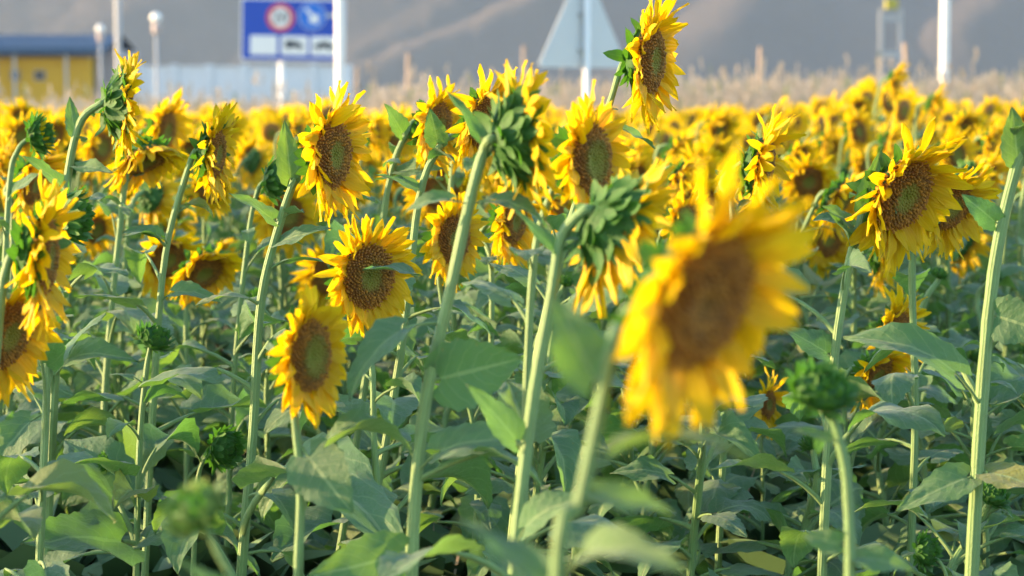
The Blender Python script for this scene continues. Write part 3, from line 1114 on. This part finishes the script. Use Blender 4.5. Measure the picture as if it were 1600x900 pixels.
def crowd_points(r, x, y, z, n, R):
    base = Vector((x, y, ground_h(x, y) - 0.01))
    C = Vector((x + r.gauss(0.03, 0.03) + n.x * 0.08, y + n.y * 0.08, z))
    low, K, E = hook(None, C, n, R)
    m1 = base.lerp(low, 0.45) + Vector((r.gauss(0, 0.025), r.gauss(0, 0.025), 0))
    m2 = base.lerp(low, 0.78) + Vector((r.gauss(-0.01, 0.02), r.gauss(0, 0.02), 0))
    return base, C, [base, m1, m2, low, K, E]


CROWD_LABELS = [
    ('open yellow sunflower in the packed crowd just behind the front stems', 'sunflowers crowding just behind the front row'),
    ('small soft yellow sunflower in the middle of the crowded field', 'sunflowers in the middle of the field'),
    ('tiny blurred yellow sunflower near the dry grass at the field edge', 'distant sunflowers by the dry grass'),
]
SHORT = ['the very large blurred bloom', 'the sharp round bloom', 'the soft-focus bloom with green centre', 'the ragged bloom beside white pole', 'the tallest bloom', 'the bloom under the triangular sign',
         'the spiky-petalled bloom', 'the bloom with heart-shaped leaf', 'the tilted broad bloom', 'the dull brown disc bloom', 'the cut-off dark disc bloom', 'the edge-on bloom', 'the hairy-backed bloom', 'the nodding bloom',
         'the pale side-on bloom', 'the bloom crossed by a stem', 'the hooked thick stem', 'the arched-neck bloom']


def young_label(px, py):
    k = min(range(len(SHORT)), key=lambda i: abs(HEROES[i][1] - px))
    return 'short young leafy sunflower with a tiny bud beneath ' + SHORT[k]


def near_label(px, py, d, n, R):
    k = min(range(len(SHORT)), key=lambda i: (HEROES[i][1] - px) ** 2 + (HEROES[i][2] - py) ** 2)
    face = -n.dot((Vector((px - 800, FPX, 0))).normalized())
    look = 'strongly nodding' if n.z < -0.5 else ('side-on' if face < 0.35 else ('full-faced' if face > 0.68 else 'half-turned'))
    if R > 0.06:
        look = 'large ' + look
    elif R < 0.052:
        look = 'small ' + look
    z = CAM_Z + (150 - py) / FPX * d
    if z > 1.13:
        look = 'tall ' + look
    elif z < 0.97:
        look = 'low ' + look
    return look + (' sunflower close behind ' if d < 6.2 else (' sunflower in the crowd behind ' if d < 8 else ' sunflower farther back beyond ')) + SHORT[k]


n_ind = 0
LIMIT = 300 - len(HEROES) - 1
tries = 0
rc = random.Random(4242)
# candidate spots over the visible wedge, nearest first
cands = []
while len(cands) < 9000:
    y = math.sqrt(rc.uniform(4.7 ** 2, 26.5 ** 2))
    x = rc.uniform(-0.225, 0.225) * y
    cands.append((x, y))
cands.sort(key=lambda c: c[1])
stuff_spots = []
for (x, y) in cands:
    mind = 0.24 if y < 7.0 else (0.27 if y < 12 else 0.24)
    if not spot_free(x, y, mind):
        continue
    z, n = crowd_head(rc, 800 + x / y * FPX, y)
    R = rc.uniform(0.042, 0.064)
    young = y < 7.0 and rc.random() < (0.88 if y < 6.1 else 0.5)
    if young:
        z = CAM_Z - rc.uniform(0.42, 0.78)
        R = rc.uniform(0.016, 0.026)
        n = Vector((rc.gauss(0.2, 0.3), rc.gauss(-0.2, 0.3), 1)).normalized()
    base, C, pts = crowd_points(rc, x, y, z, n, R)
    px, py, d = proj(C)
    if d < 7 and not clear_of_heroes(px, py, R * 1.8 / d * FPX, d):
        continue
    occupy(x, y)
    if n_ind >= LIMIT:
        stuff_spots.append((x, y, z, n, R))
        continue
    near = d < 6.6
    lab, grp = CROWD_LABELS[0 if d < 8 else (1 if d < 12.5 else 2)]
    if d < 9.6:
        lab = near_label(px, py, d, n, R)
    budd = young or rc.random() < 0.07
    if young:
        lab, grp = young_label(px, py), 'short young leafy sunflowers between the front stems'
    elif budd:
        R *= 0.6
        lab, grp = 'unopened green bud in the crowd behind the front stems', 'unopened buds in the crowd'
    if d < 8:
        ln, lr, ymax = 24, (0.10, 0.90), 960
    elif d < 11:
        ln, lr, ymax = 9, (0.30, 0.82), 700
    else:
        ln, lr, ymax = 6, (0.40, 0.80), 560
    sunflower(lab, grp, base, pts, dict(C=C, n=n, R=R, style='bud' if budd else 'open', np=54, wild=1.15), rc, leaf_n=ln, leaf_range=lr, leaf_size=0.155, rad=rc.uniform(0.009, 0.012),
              petals_apart=near, sides=8 if d < 8 else 6, ymax=ymax, xpad=150, cat='flower bud' if budd else 'sunflower', name='sunflower_bud' if budd else 'sunflower',
              avoid=(lambda x, y, dd: any(dd < q[3] - 0.02 and (x - q[0]) ** 2 + (y - q[1]) ** 2 < (q[2] * 0.8) ** 2 for q in HERO_DISCS)) if d < 6.5 else None)
    n_ind += 1

# the uncounted rest of the field, and the field on both sides of the view, as one mass
def low_plant(seed):
    r = random.Random(seed)
    parts = []
    R = 0.056
    zt = 1.0
    # stem
    v, f, u = tube([(0, 0, -0.03), (0.01, 0.01, 0.5), (-0.03, 0.03, 0.93), (0.01, 0.01, 0.985)], [0.012, 0.011, 0.009, 0.008], 4)
    parts.append((v, f, u, 2))
    n = Vector((math.cos(R_(30)), -math.sin(R_(30)), -0.25 + r.uniform(-.2, .2))).normalized()
    H = Matrix.Translation((0.05, -0.02, zt)) @ frame_z(n) @ Matrix.Diagonal((R, R, R, 1))
    v, f, u = disc_low()
    parts.append((xform(H, v), f, u, 1))
    for k in range(24):
        a = 2 * math.pi * (k + r.uniform(-.3, .3)) / 24
        PM = H @ Matrix.Rotation(a, 4, 'Z') @ Matrix.Translation((0.9, 0, 0.03)) @ Matrix.Rotation(-R_(r.gauss(14, 18)), 4, 'Y') @ Matrix.Rotation(r.gauss(0, .3), 4, 'X') @ Matrix.Diagonal((r.uniform(.85, 1.15), 1, 1, 1))
        v = [(0, 0, 0), (0.45, -0.30, 0.05), (0.5, 0, -0.03), (0.45, 0.30, 0.05), (1, 0, r.uniform(-.2, .25))]
        parts.append((xform(PM, v), [(0, 1, 2), (0, 2, 3), (1, 4, 2), (2, 4, 3)], [(0, 0, .3), (.5, -1, .3), (.5, 0, .3), (.5, 1, .3), (1, 0, .6)], 0))
    for k in range(12):   # bracts on the back
        a = 2 * math.pi * k / 12
        PM = H @ Matrix.Rotation(a, 4, 'Z') @ Matrix.Translation((0.1, 0, -0.5))
        parts.append((xform(PM, [(0, -.1, 0), (0, .1, 0), (0.7, 0.25, 0.2), (0.7, -0.25, 0.2), (1.0, 0, 0.3)]), [(0, 3, 2, 1), (3, 4, 2)], [(.2, .5, .3)] * 5, 4))
    a = r.uniform(0, 6)
    for k in range(11):
        z = 0.20 + 0.06 * k
        a += 2.4
        s = (0.19 if z < 0.65 else 0.11) * r.uniform(.7, 1.2)
        PM = Matrix.Translation((0, 0, z)) @ Matrix.Rotation(a, 4, 'Z') @ Matrix.Rotation(-R_(r.gauss(-5, 18)), 4, 'Y') @ Matrix.Rotation(r.gauss(0, .3), 4, 'X') @ Matrix.Diagonal((s, s, s, 1))
        v = [(0, 0, 0), (0.4, 0, 0.2), (0.6, -0.30, 0.22), (0.72, 0, 0.2), (0.6, 0.30, 0.22), (1.0, -0.2, 0.1), (1.05, 0, 0.08), (1.0, 0.2, 0.1), (1.4, 0, -0.18)]
        f = [(1, 2, 3), (1, 3, 4), (2, 5, 6, 3), (3, 6, 7, 4), (5, 8, 6), (6, 8, 7), (0, 1, 3)]
        q = r.random()
        parts.append((xform(PM, v), f, [(0, 0, q), (0, 0, q), (.3, -1, q), (.3, 0, q), (.3, 1, q), (.6, -1, q), (.6, 0, q), (.6, 1, q), (1, 0, q)], 3))
    V, F, U, MI = merge(parts)
    T, TM = [], []
    for q, m in zip(F, MI):
        for i in range(1, len(q) - 1):
            T.append((q[0], q[i], q[i + 1]))
            TM.append(m)
    return np.array([list(p) for p in V], dtype=np.float32), np.array(T, dtype=np.int32), np.array(U, dtype=np.float32), np.array(TM, dtype=np.int32)


TPL = [low_plant(900 + k) for k in range(6)]


def mass(name, spots, label, cat):
    Vs, Fs, Us, Ms = [], [], [], []
    off = 0
    r = random.Random(31)
    for (x, y, z, n, R) in spots:
        V, T, U, MI = TPL[r.randrange(6)]
        yaw = math.atan2(n.y, n.x) + R_(30)
        c, s = math.cos(yaw), math.sin(yaw)
        g = ground_h(x, y)
        h = z - g
        W = V.copy()
        W[:, 0] = V[:, 0] * c - V[:, 1] * s + x
        W[:, 1] = V[:, 0] * s + V[:, 1] * c + y
        W[:, 2] = V[:, 2] * h + g
        U2 = U.copy()
        U2[:, 2] = (U2[:, 2] + r.random()) % 1.0
        Vs.append(W)
        Fs.append(T + off)
        Us.append(U2)
        Ms.append(MI)
        off += len(V)
    me = mesh(name, np.concatenate(Vs), np.concatenate(Fs), [M_PETAL, M_DISC, M_STEM, M_LEAF, M_BRACT], np.concatenate(Us), True, np.concatenate(Ms))
    return tag(link(name, me), label, cat, None, 'stuff')


# beyond the frame on both sides (they shade the field under the low sun)
rs = random.Random(808)
side = []
for k in range(9000):
    y = rs.uniform(3.9, 26.5)
    x = rs.uniform(-11, 9)
    if abs(x) < 0.235 * y + 0.22 or not spot_free(x, y, 0.55 if x < 0 and y < 12 else 0.48):
        continue
    z, n = crowd_head(rs, 0, 8)
    occupy(x, y)
    side.append((x, y, z, n, 0.055))
mass('sunflower_field', stuff_spots + side, 'hazy yellow mass of sunflowers filling the far field', 'flower field')

# ------------------------------------------------------------------ weeds on the soil and dry grass beyond the field
def weeds():
    r = random.Random(61)
    Vs, F, U, MI = [], [], [], []
    for k in range(3800):
        y = math.sqrt(r.uniform(3.2 ** 2, 13 ** 2))
        x = r.uniform(-0.24, 0.24) * y
        tall = r.uniform(0.06, 0.42) if y > 4.5 else r.uniform(0.05, 0.25)
        dry = r.random() < 0.22
        for j in range(7):
            a = r.uniform(0, 6.28)
            le = tall * r.uniform(0.6, 1.2)
            d = Vector((math.cos(a) * r.uniform(.3, .9), math.sin(a) * r.uniform(.3, .9), r.uniform(.35, 1))).normalized()
            sd = Vector((-math.sin(a), math.cos(a), 0)) * (0.004 if dry else le * r.uniform(.12, .26))
            b = Vector((x + r.gauss(0, .03), y + r.gauss(0, .03), 0))
            o = len(Vs)
            q = r.random()
            m = b + d * le * 0.55
            t = b + d * le + Vector((0, 0, -le * .25))
            Vs += [b, m + sd, t, m - sd]
            U += [(0, 0, q), (.5, 1, q), (1, 0, q), (.5, -1, q)]
            F.append((o, o + 1, o + 2, o + 3))
            MI.append(1 if dry else 0)
    me = mesh('weeds', Vs, F, [mat_plain('green_weed', (0.075, 0.15, 0.055), 0.6, 0.15, 12), M_DRY], U, True, MI)
    tag(link('weeds', me), 'low green weeds and dry stalks covering the soil', 'weeds', None, 'stuff')


weeds()


def dry_grass():
    r = random.Random(62)
    Vs, Fs, U = [], [], []
    o = 0
    for k in range(24000):
        y = r.uniform(26.8, 38)
        x = r.uniform(-0.25, 0.25) * y
        cl = 0.5 + 0.5 * mnoise.noise(Vector((x * 0.9, y * 0.5, 0)))
        px = 800 + x / y * FPX
        h = r.uniform(0.45, 0.84) + 0.34 * cl * r.random()
        if r.random() < 0.05:
            h += r.uniform(0.1, 0.35)
        if px > 1000:
            h += 0.10
        elif px < 580:
            h -= 0.20
        g = ground_h(x, y) - 0.02
        ln = Vector((r.gauss(0.03, .12), r.gauss(0, .10), 0))
        w = r.uniform(0.002, 0.005)
        b = Vector((x, y, g))
        m = b + Vector((0, 0, h * .55)) + ln * h * .4
        t = b + Vector((0, 0, h)) + ln * h
        q = min(0.999, r.random() * 0.92 if r.random() < 0.93 else 0.98)
        Vs += [b - Vector((w, 0, 0)), b + Vector((w, 0, 0)), m + Vector((w, 0, 0)), m - Vector((w, 0, 0)), t]
        Fs += [(o, o + 1, o + 2), (o, o + 2, o + 3), (o + 3, o + 2, o + 4)]
        U += [(0, 0, q)] * 5
        o += 5
        if r.random() < 0.55:     # feathery seed head
            s = r.uniform(.010, .024)
            for j in range(3):
                c = t - Vector((0, 0, j * .05)) + Vector((r.gauss(0, .012), r.gauss(0, .012), 0))
                Vs += [c + Vector((-s, 0, 0)), c + Vector((0, 0, -s * 2)), c + Vector((s, r.uniform(-s, s), 0)), c + Vector((0, 0, s * 2.2))]
                Fs += [(o, o + 1, o + 2), (o, o + 2, o + 3)]
                U += [(1, 0, q)] * 4
                o += 4
    me = mesh('dry_grass', Vs, np.array(Fs, dtype=np.int32), M_DRY, U, True)
    tag(link('dry_grass', me), 'band of pale dry feathery grass behind the sunflower field', 'dry grass', None, 'stuff')


dry_grass()

# ------------------------------------------------------------------ background things
def lathe(prof, n=20):
    V = []
    for (q, z) in prof:
        for j in range(n):
            a = 2 * math.pi * j / n
            V.append((q * math.cos(a), q * math.sin(a), z))
    return V, grid_faces(len(prof), n, 0, True)


def at_ground(px, d):
    x = (px - 800) / FPX * d
    y = d * 1.0
    return Vector((x, y, ground_h(x, y)))


def z_at(py, d):
    return CAM_Z + (150 - py) / FPX * d


# blue lane sign
D = 45.0
S = D / FPX
g = at_ground(441, D)
sign = tag(empty('road_sign', (g.x, g.y, g.z)), 'blue road sign with speed limit disc, arrow disc and white panels', 'road sign')
zb, zt = z_at(97, D) - g.z, z_at(-1, D) - g.z
cx = (460 - 441) * S
cz = (zb + zt) / 2
W, H = 163 * S, (zt - zb)


def plate(name, poly, y0, y1, m, parent):
    V, F = prism(poly, y0, y1)
    return link(name, mesh(name, V, F, m, smooth=False), parent)


TILT = Matrix.Rotation(R_(-1.2), 4, 'Y')
board = plate('board', rrect(W, H, 0.06), -0.012, 0.012, M_GALV, sign)
board.location = (cx, 0, cz)
board.rotation_euler = (0, R_(1.0), R_(4))
plate('border', rrect(W - 0.02, H - 0.02, 0.055), -0.020, -0.014, M_WHITE, board)
plate('blue_field', rrect(W - 0.07, H - 0.07, 0.045), -0.026, -0.021, M_BLUE, board)
pw = 42 * S
for k, pxc in enumerate((414.5, 462, 508)):
    ox = (pxc - 460) * S
    oz = (97 + 1) / 2 * S * 0 + ((48 - 72) * S)
    pn = plate('white_panel', rrect(pw, 30 * S, 0.02, 4, ox, oz), -0.034, -0.028, M_WHITE, board)
    if k:
        if k == 1:   # lorry outline
            poly = [(-.17, -.05), (-.17, .07), (.03, .07), (.03, .045), (.09, .04), (.15, -.01), (.17, -.05)]
        else:        # low car outline
            poly = [(-.19, -.05), (-.19, .0), (-.11, .015), (-.06, .06), (.07, .06), (.12, .015), (.19, .0), (.19, -.05)]
        body = [(ox + a, oz + 0.02 + b) for a, b in poly]
        sil = plate('vehicle_symbol', body, -0.042, -0.036, M_BLACK, board)
        parts = []
        for wx in (-.10, .09):
            V, F = prism(circ(.032, 14, ox + wx, oz - 0.035), -0.042, -0.036)
            parts.append((V, F, [(0, 0, 0)] * len(V), 0))
        V, F, U, MI = merge(parts)
        link('wheel_symbol', mesh('wheel_symbol', V, F, M_BLACK, smooth=False), board)
sd = plate('speed_disc', circ(22 * S, 36, (440 - 460) * S, (48 - 29) * S), -0.034, -0.028, M_RED, board)
plate('speed_disc_face', circ(15.5 * S, 36, (440 - 460) * S, (48 - 29) * S), -0.040, -0.036, M_WHITE, board)
for ch, dx in (('2', -6.2), ('0', 6.2)):
    fc = bpy.data.curves.new('digit', 'FONT')
    fc.body = ch
    fc.size = 24 * S
    fc.align_x = 'CENTER'
    fc.align_y = 'CENTER'
    fc.extrude = 0.002
    fc.materials.append(M_GREYPOST)
    ft = bpy.data.objects.new('digit_text', fc)
    COL.objects.link(ft)
    bpy.context.view_layer.update()
    dme = bpy.data.meshes.new_from_object(ft.evaluated_get(bpy.context.evaluated_depsgraph_get()))
    bpy.data.objects.remove(ft)
    dme.materials.clear()
    dme.materials.append(M_BLACK)
    fo = bpy.data.objects.new('digit', dme)
    COL.objects.link(fo)
    fo.parent = board
    fo.location = ((440 + dx - 460) * S, -0.050, (48 - 29) * S)
    fo.rotation_euler = (R_(90), 0, 0)
plate('arrow_disc_rim', circ(21.5 * S, 36, (489 - 460) * S, (48 - 26) * S), -0.033, -0.028, M_WHITE, board)
plate('arrow_disc', circ(20.5 * S, 36, (489 - 460) * S, (48 - 26) * S), -0.040, -0.035, M_LBLUE, board)
ca, sa = math.cos(R_(-50)), math.sin(R_(-50))
arrow = [(-15, -2.6), (2, -2.6), (0, -8.5), (6, -8.5), (15, 0), (6, 8.5), (0, 8.5), (2, 2.6), (-15, 2.6)]
plate('arrow', [((489 - 460) * S + (a * ca - b * sa) * S, (48 - 26) * S + (a * sa + b * ca) * S) for a, b in arrow], -0.046, -0.042, M_WHITE, board)
V, F = lathe([(0.055, -0.3), (0.055, zt - 0.15), (0.0, zt - 0.15)], 14)
link('post', mesh('post', V, F, M_WHITE), sign, Matrix.Translation((0, 0.075, 0)))
V, F = box_vf(-W * .4 + cx, W * .4 + cx, 0.014, 0.035, zt - 0.35, zt - 0.28)
link('rail', mesh('rail', V, F, M_GALV, smooth=False), sign)


# tall white poles
def pole(px, d, wpx, label, top=7.2, m=M_WHITE):
    g = at_ground(px, d)
    root = tag(empty('lamp_pole', g), label, 'pole', 'painted poles along the road')
    r0 = wpx / 2 * d / FPX
    V, F = lathe([(r0 * 1.0, -0.2), (r0, 3.0), (r0 * .8, top), (0, top)], 20)
    link('shaft', mesh('shaft', V, F, m), root)
    V, F = lathe([(r0 * 1.9, -0.1), (r0 * 1.9, 0.03), (r0 * 1.1, 0.05), (r0 * 1.03, 0.35), (r0, 0.36)], 20)
    link('base_collar', mesh('base_collar', V, F, m), root)
    pts = [Vector((0, 0, top - 0.1)), Vector((0, 0.3, top + .25)), Vector((0, 1.2, top + .4))]
    V, F, U = tube(catmull(pts, 5), r0 * .5, 8)
    link('arm', mesh('arm', V, F, m), root)
    link('lantern', box_mesh('lantern', (-.12, .12, 1.1, 1.75, top + .33, top + .47), M_GALV), root)
    return root


pole(532, 33, 13.5, 'tall white pole standing in front of the blue road sign')
pole(1473, 31, 14.5, 'tall white pole rising from dry grass without any sign near it')
pole(188, 41, 10.5, 'slender pinkish-white pole beside the globe lamps', m=mat_plain('faded_paint', (0.40, 0.41, 0.43), 0.6, 0.1, 3))

# triangular warning sign seen from behind
D = 24.0
S = D / FPX
g = at_ground(916, D)
tri = tag(empty('warning_sign', g), 'triangular road sign seen from its bare grey back', 'road sign')
tb, ta = z_at(106, D) - g.z, z_at(-58, D) - g.z
hw = (ta - tb) / math.sqrt(3)
poly = []
for (vx, vz, a0) in ((hw - .06, tb + .035, -90), (0, ta - .07, 30), (-hw + .06, tb + .035, 150)):
    for k in range(6):
        a = R_(a0 + 120 * k / 5)
        poly.append((vx + .035 * math.cos(a), vz + .035 * math.sin(a)))
tp = plate('plate', poly, -0.004, 0.004, mat_plain('pale_galvanised_sheet', (0.52, 0.56, 0.60), 0.6, 0.1, 5), tri)
tp.rotation_euler = (0, 0, R_(40))
tp.location = (-0.64 * 0.05, 0.77 * 0.05, 0)
plate('front_face', [(x * .96, z * .96 + (tb + (ta - tb) / 3) * .04) for x, z in poly], 0.006, 0.009, M_WHITE, tp)
for zz in (tb + .15, tb + .5):
    link('clamp', box_mesh('clamp', (-.07, .07, -0.03, -0.006, zz, zz + .04), M_GREYPOST), tp)
V, F = lathe([(0.032, -0.3), (0.032, ta - .15), (0, ta - .15)], 14)
link('post', mesh('post', V, F, M_WHITE), tri)


# globe lamps
def globe_lamp(px, pyc, rpx, d, label):
    g = at_ground(px, d)
    root = tag(empty('globe_lamp', g), label, 'lamp', 'globe lamps by the yellow building')
    s = d / FPX
    zc = z_at(pyc, d) - g.z
    R = rpx * s
    V, F = lathe([(0.05, -0.3), (0.05, 0.4), (0.035, 0.45), (0.035, zc - R * 1.1), (0.0, zc - R * 1.1)], 12)
    link('post', mesh('post', V, F, M_GREYPOST), root)
    V, F = lathe([(0.06, zc - R * 2.9), (0.085, zc - R * 2.7), (0.085, zc - R * 1.15), (0.03, zc - R * 1.0)], 14)
    link('collar', mesh('collar', V, F, mat_plain('pink_grey_collar', (0.5, 0.40, 0.36), 0.6, 0.1, 3)), root)
    V, F = lathe([(max(0.004, R * math.sin(math.pi * k / 10)), zc - R * math.cos(math.pi * k / 10)) for k in range(11)], 18)
    link('globe', mesh('globe', V, F, M_GLOBE), root)


globe_lamp(247, 29, 8.5, 52, 'lamp post with a bright sunlit white globe')
globe_lamp(160, 46, 6.5, 62, 'lamp post with a dim white globe before the blue roof')


# posts of weathered wood
def wood_post(px0, py0, px1, py1, d, wpx, label):
    g = at_ground(px1, d)
    x0 = (px0 - 800) / FPX * d
    top = Vector((x0 - g.x, 0, z_at(py0, d) - g.z))
    V, F, U = tube([Vector((0, 0, -0.3)), top * 0.5 + Vector((0.01, 0, 0)), top], [wpx / 2 * d / FPX] * 3, 8)
    n = len(V)
    F.append(tuple(range(n - 8, n)))
    tag(link('wooden_post', mesh('wooden_post', V, F, M_WOOD), None, Matrix.Translation(g)), label, 'post', 'wooden posts beyond the dry grass')


wood_post(640, 84, 634, 160, 44, 9, 'short pale wooden post beneath the sunlit hill spur')
wood_post(1187, 74, 1184, 150, 46, 8, 'thin wooden post in dry grass under the dark hill')
wood_post(1411, 68, 1419, 150, 47, 9, 'leaning wooden post against the grey ladder frame')
wood_post(819, 72, 817, 150, 75, 7, 'faint far wooden post near the triangular sign')
wood_post(560, 105, 556, 160, 60, 6, 'faint wooden post close to the white wall end')

# grey ladder-like frame
D = 50.0
S = D / FPX
g = at_ground(1390, D)
fr = tag(empty('ladder_frame', g), 'grey metal ladder frame with a yellow-green box on top', 'frame')
ztop = z_at(14, D) - g.z
for pxx in (1374, 1404):
    x = (pxx - 1390) * S
    link('upright', box_mesh('upright', (x - .04, x + .04, -.04, .04, -.2, ztop), M_GREYPOST), fr)
for py0, py1 in ((24, 34), (80, 92), (125, 133)):
    link('crossbar', box_mesh('crossbar', (-15.2 * S + .02, 13.5 * S - .02, -.03, .03, z_at(py1, D) - g.z, z_at(py0, D) - g.z), M_GREYPOST), fr)
link('box', box_mesh('box', (-10 * S, 8 * S, -.12, .12, ztop - .02, ztop + 14 * S), M_YGREEN), fr)

# yellow building with blue roof
D = 72.0
S = D / FPX
g = at_ground(0, D)
bd = tag(empty('roadside_building', g), 'low yellow building with a blue sheet roof', 'building')


def bx(px, d=D):
    return (px - 800) / FPX * d - g.x


z0 = -0.3
zw = z_at(91, D) - g.z
zr0, zr1 = z_at(77, D) - g.z, z_at(52, D) - g.z
link('wall', box_mesh('wall', (bx(-260), bx(144), 0, 5, z0, zw), M_YELLOW), bd)
link('upper_wall', box_mesh('upper_wall', (bx(-258), bx(150), 0.25, 4.9, zw, zr0 + .05), M_SHADEW), bd)
link('side_wing', box_mesh('side_wing', (bx(146), bx(178), 0.6, 5, z0, zr0), M_SHADEW), bd)
# corrugated roof
V, F = [], []
n = 90
xa, xb = bx(-290), bx(174)
for k in range(n + 1):
    x = xa + (xb - xa) * k / n
    dz = 0.02 if k % 2 else -0.02
    V += [(x, -0.5, zr0 + dz), (x, 2.4, zr1 + dz), (x, 5.5, zr0 + dz)]
for k in range(n):
    a = 3 * k
    F += [(a, a + 3, a + 4, a + 1), (a + 1, a + 4, a + 5, a + 2)]
rf = link('roof', mesh('roof', V, F, M_ROOF, smooth=False), bd)
link('fascia', box_mesh('fascia', (xa, xb, -0.54, -0.50, zr0 - .16, zr0 + .03), M_ROOF), rf)
for pxa, pxb in ((-200, -150), (-110, -60), (20, 34), (56, 74)):
    wv = link('window', box_mesh('window', (bx(pxa), bx(pxb), -0.03, 0.02, z_at(126, D) - g.z, z_at(110, D) - g.z), M_SHADEW), bd)
    link('pane', box_mesh('pane', (bx(pxa) + .04, bx(pxb) - .04, -0.045, -0.032, z_at(124, D) - g.z, z_at(112, D) - g.z), M_DARKW), wv)
for pxa in (2, 30, 110):
    link('column', box_mesh('column', (bx(pxa) - .04, bx(pxa) + .04, -0.42, -0.34, z0, zr0 - .02), M_GREYPOST if pxa > 5 else M_WOOD), bd)

# long white wall
D = 85.0
g = at_ground(240, D)
ww = tag(empty('boundary_wall', g), 'long low whitewashed wall behind the blue road sign', 'wall')
xa, xb = (165 - 800) / FPX * D - g.x, (545 - 800) / FPX * D - g.x
zt = z_at(101, D) - g.z
nb = 7
for k in range(nb):
    x0, x1 = xa + (xb - xa) * k / nb, xa + (xb - xa) * (k + 1) / nb
    link('wall_bay', box_mesh('wall_bay', (x0 + .12, x1 - .12, 0, .2, -.3, zt - .12 - .06 * (k == 0)), M_WALLW), ww)
    link('pier', box_mesh('pier', (x0 - .115, x0 + .115, -.06, .26, -.3, zt), M_WALLW), ww)
link('pier', box_mesh('pier', (xb - .115, xb + .115, -.06, .26, -.3, zt), M_WALLW), ww)
for k in range(nb):
    x0, x1 = xa + (xb - xa) * k / nb, xa + (xb - xa) * (k + 1) / nb
    link('coping', box_mesh('coping', (x0 + .12, x1 - .12, -.05, .25, zt - .11, zt - .05), M_WALLW), ww)

# ------------------------------------------------------------------ haze: a closed box of even air round everything
m = bpy.data.materials.new('haze_air')
m.use_nodes = True
nt = m.node_tree
for nd in list(nt.nodes):
    if nd.type != 'OUTPUT_MATERIAL':
        nt.nodes.remove(nd)
pv = nt.nodes.new('ShaderNodeVolumePrincipled')
pv.inputs['Color'].default_value = (0.58, 0.77, 1.0, 1)
pv.inputs['Density'].default_value = 0.00020
pv.inputs['Anisotropy'].default_value = 0.2
nt.links.new(pv.outputs[0], [x for x in nt.nodes if x.type == 'OUTPUT_MATERIAL'][0].inputs['Volume'])
V, F = box_vf(-1700, 1700, -80, 1900, -3, 260)
hz = link('haze', mesh('haze', V, F, m, smooth=False))
tag(hz, 'thin bluish evening haze over the whole place', 'haze', None, 'stuff')
print('OBJECTS TOTAL', len(bpy.data.objects), 'crowd', n_ind, 'mass', len(stuff_spots), len(side))
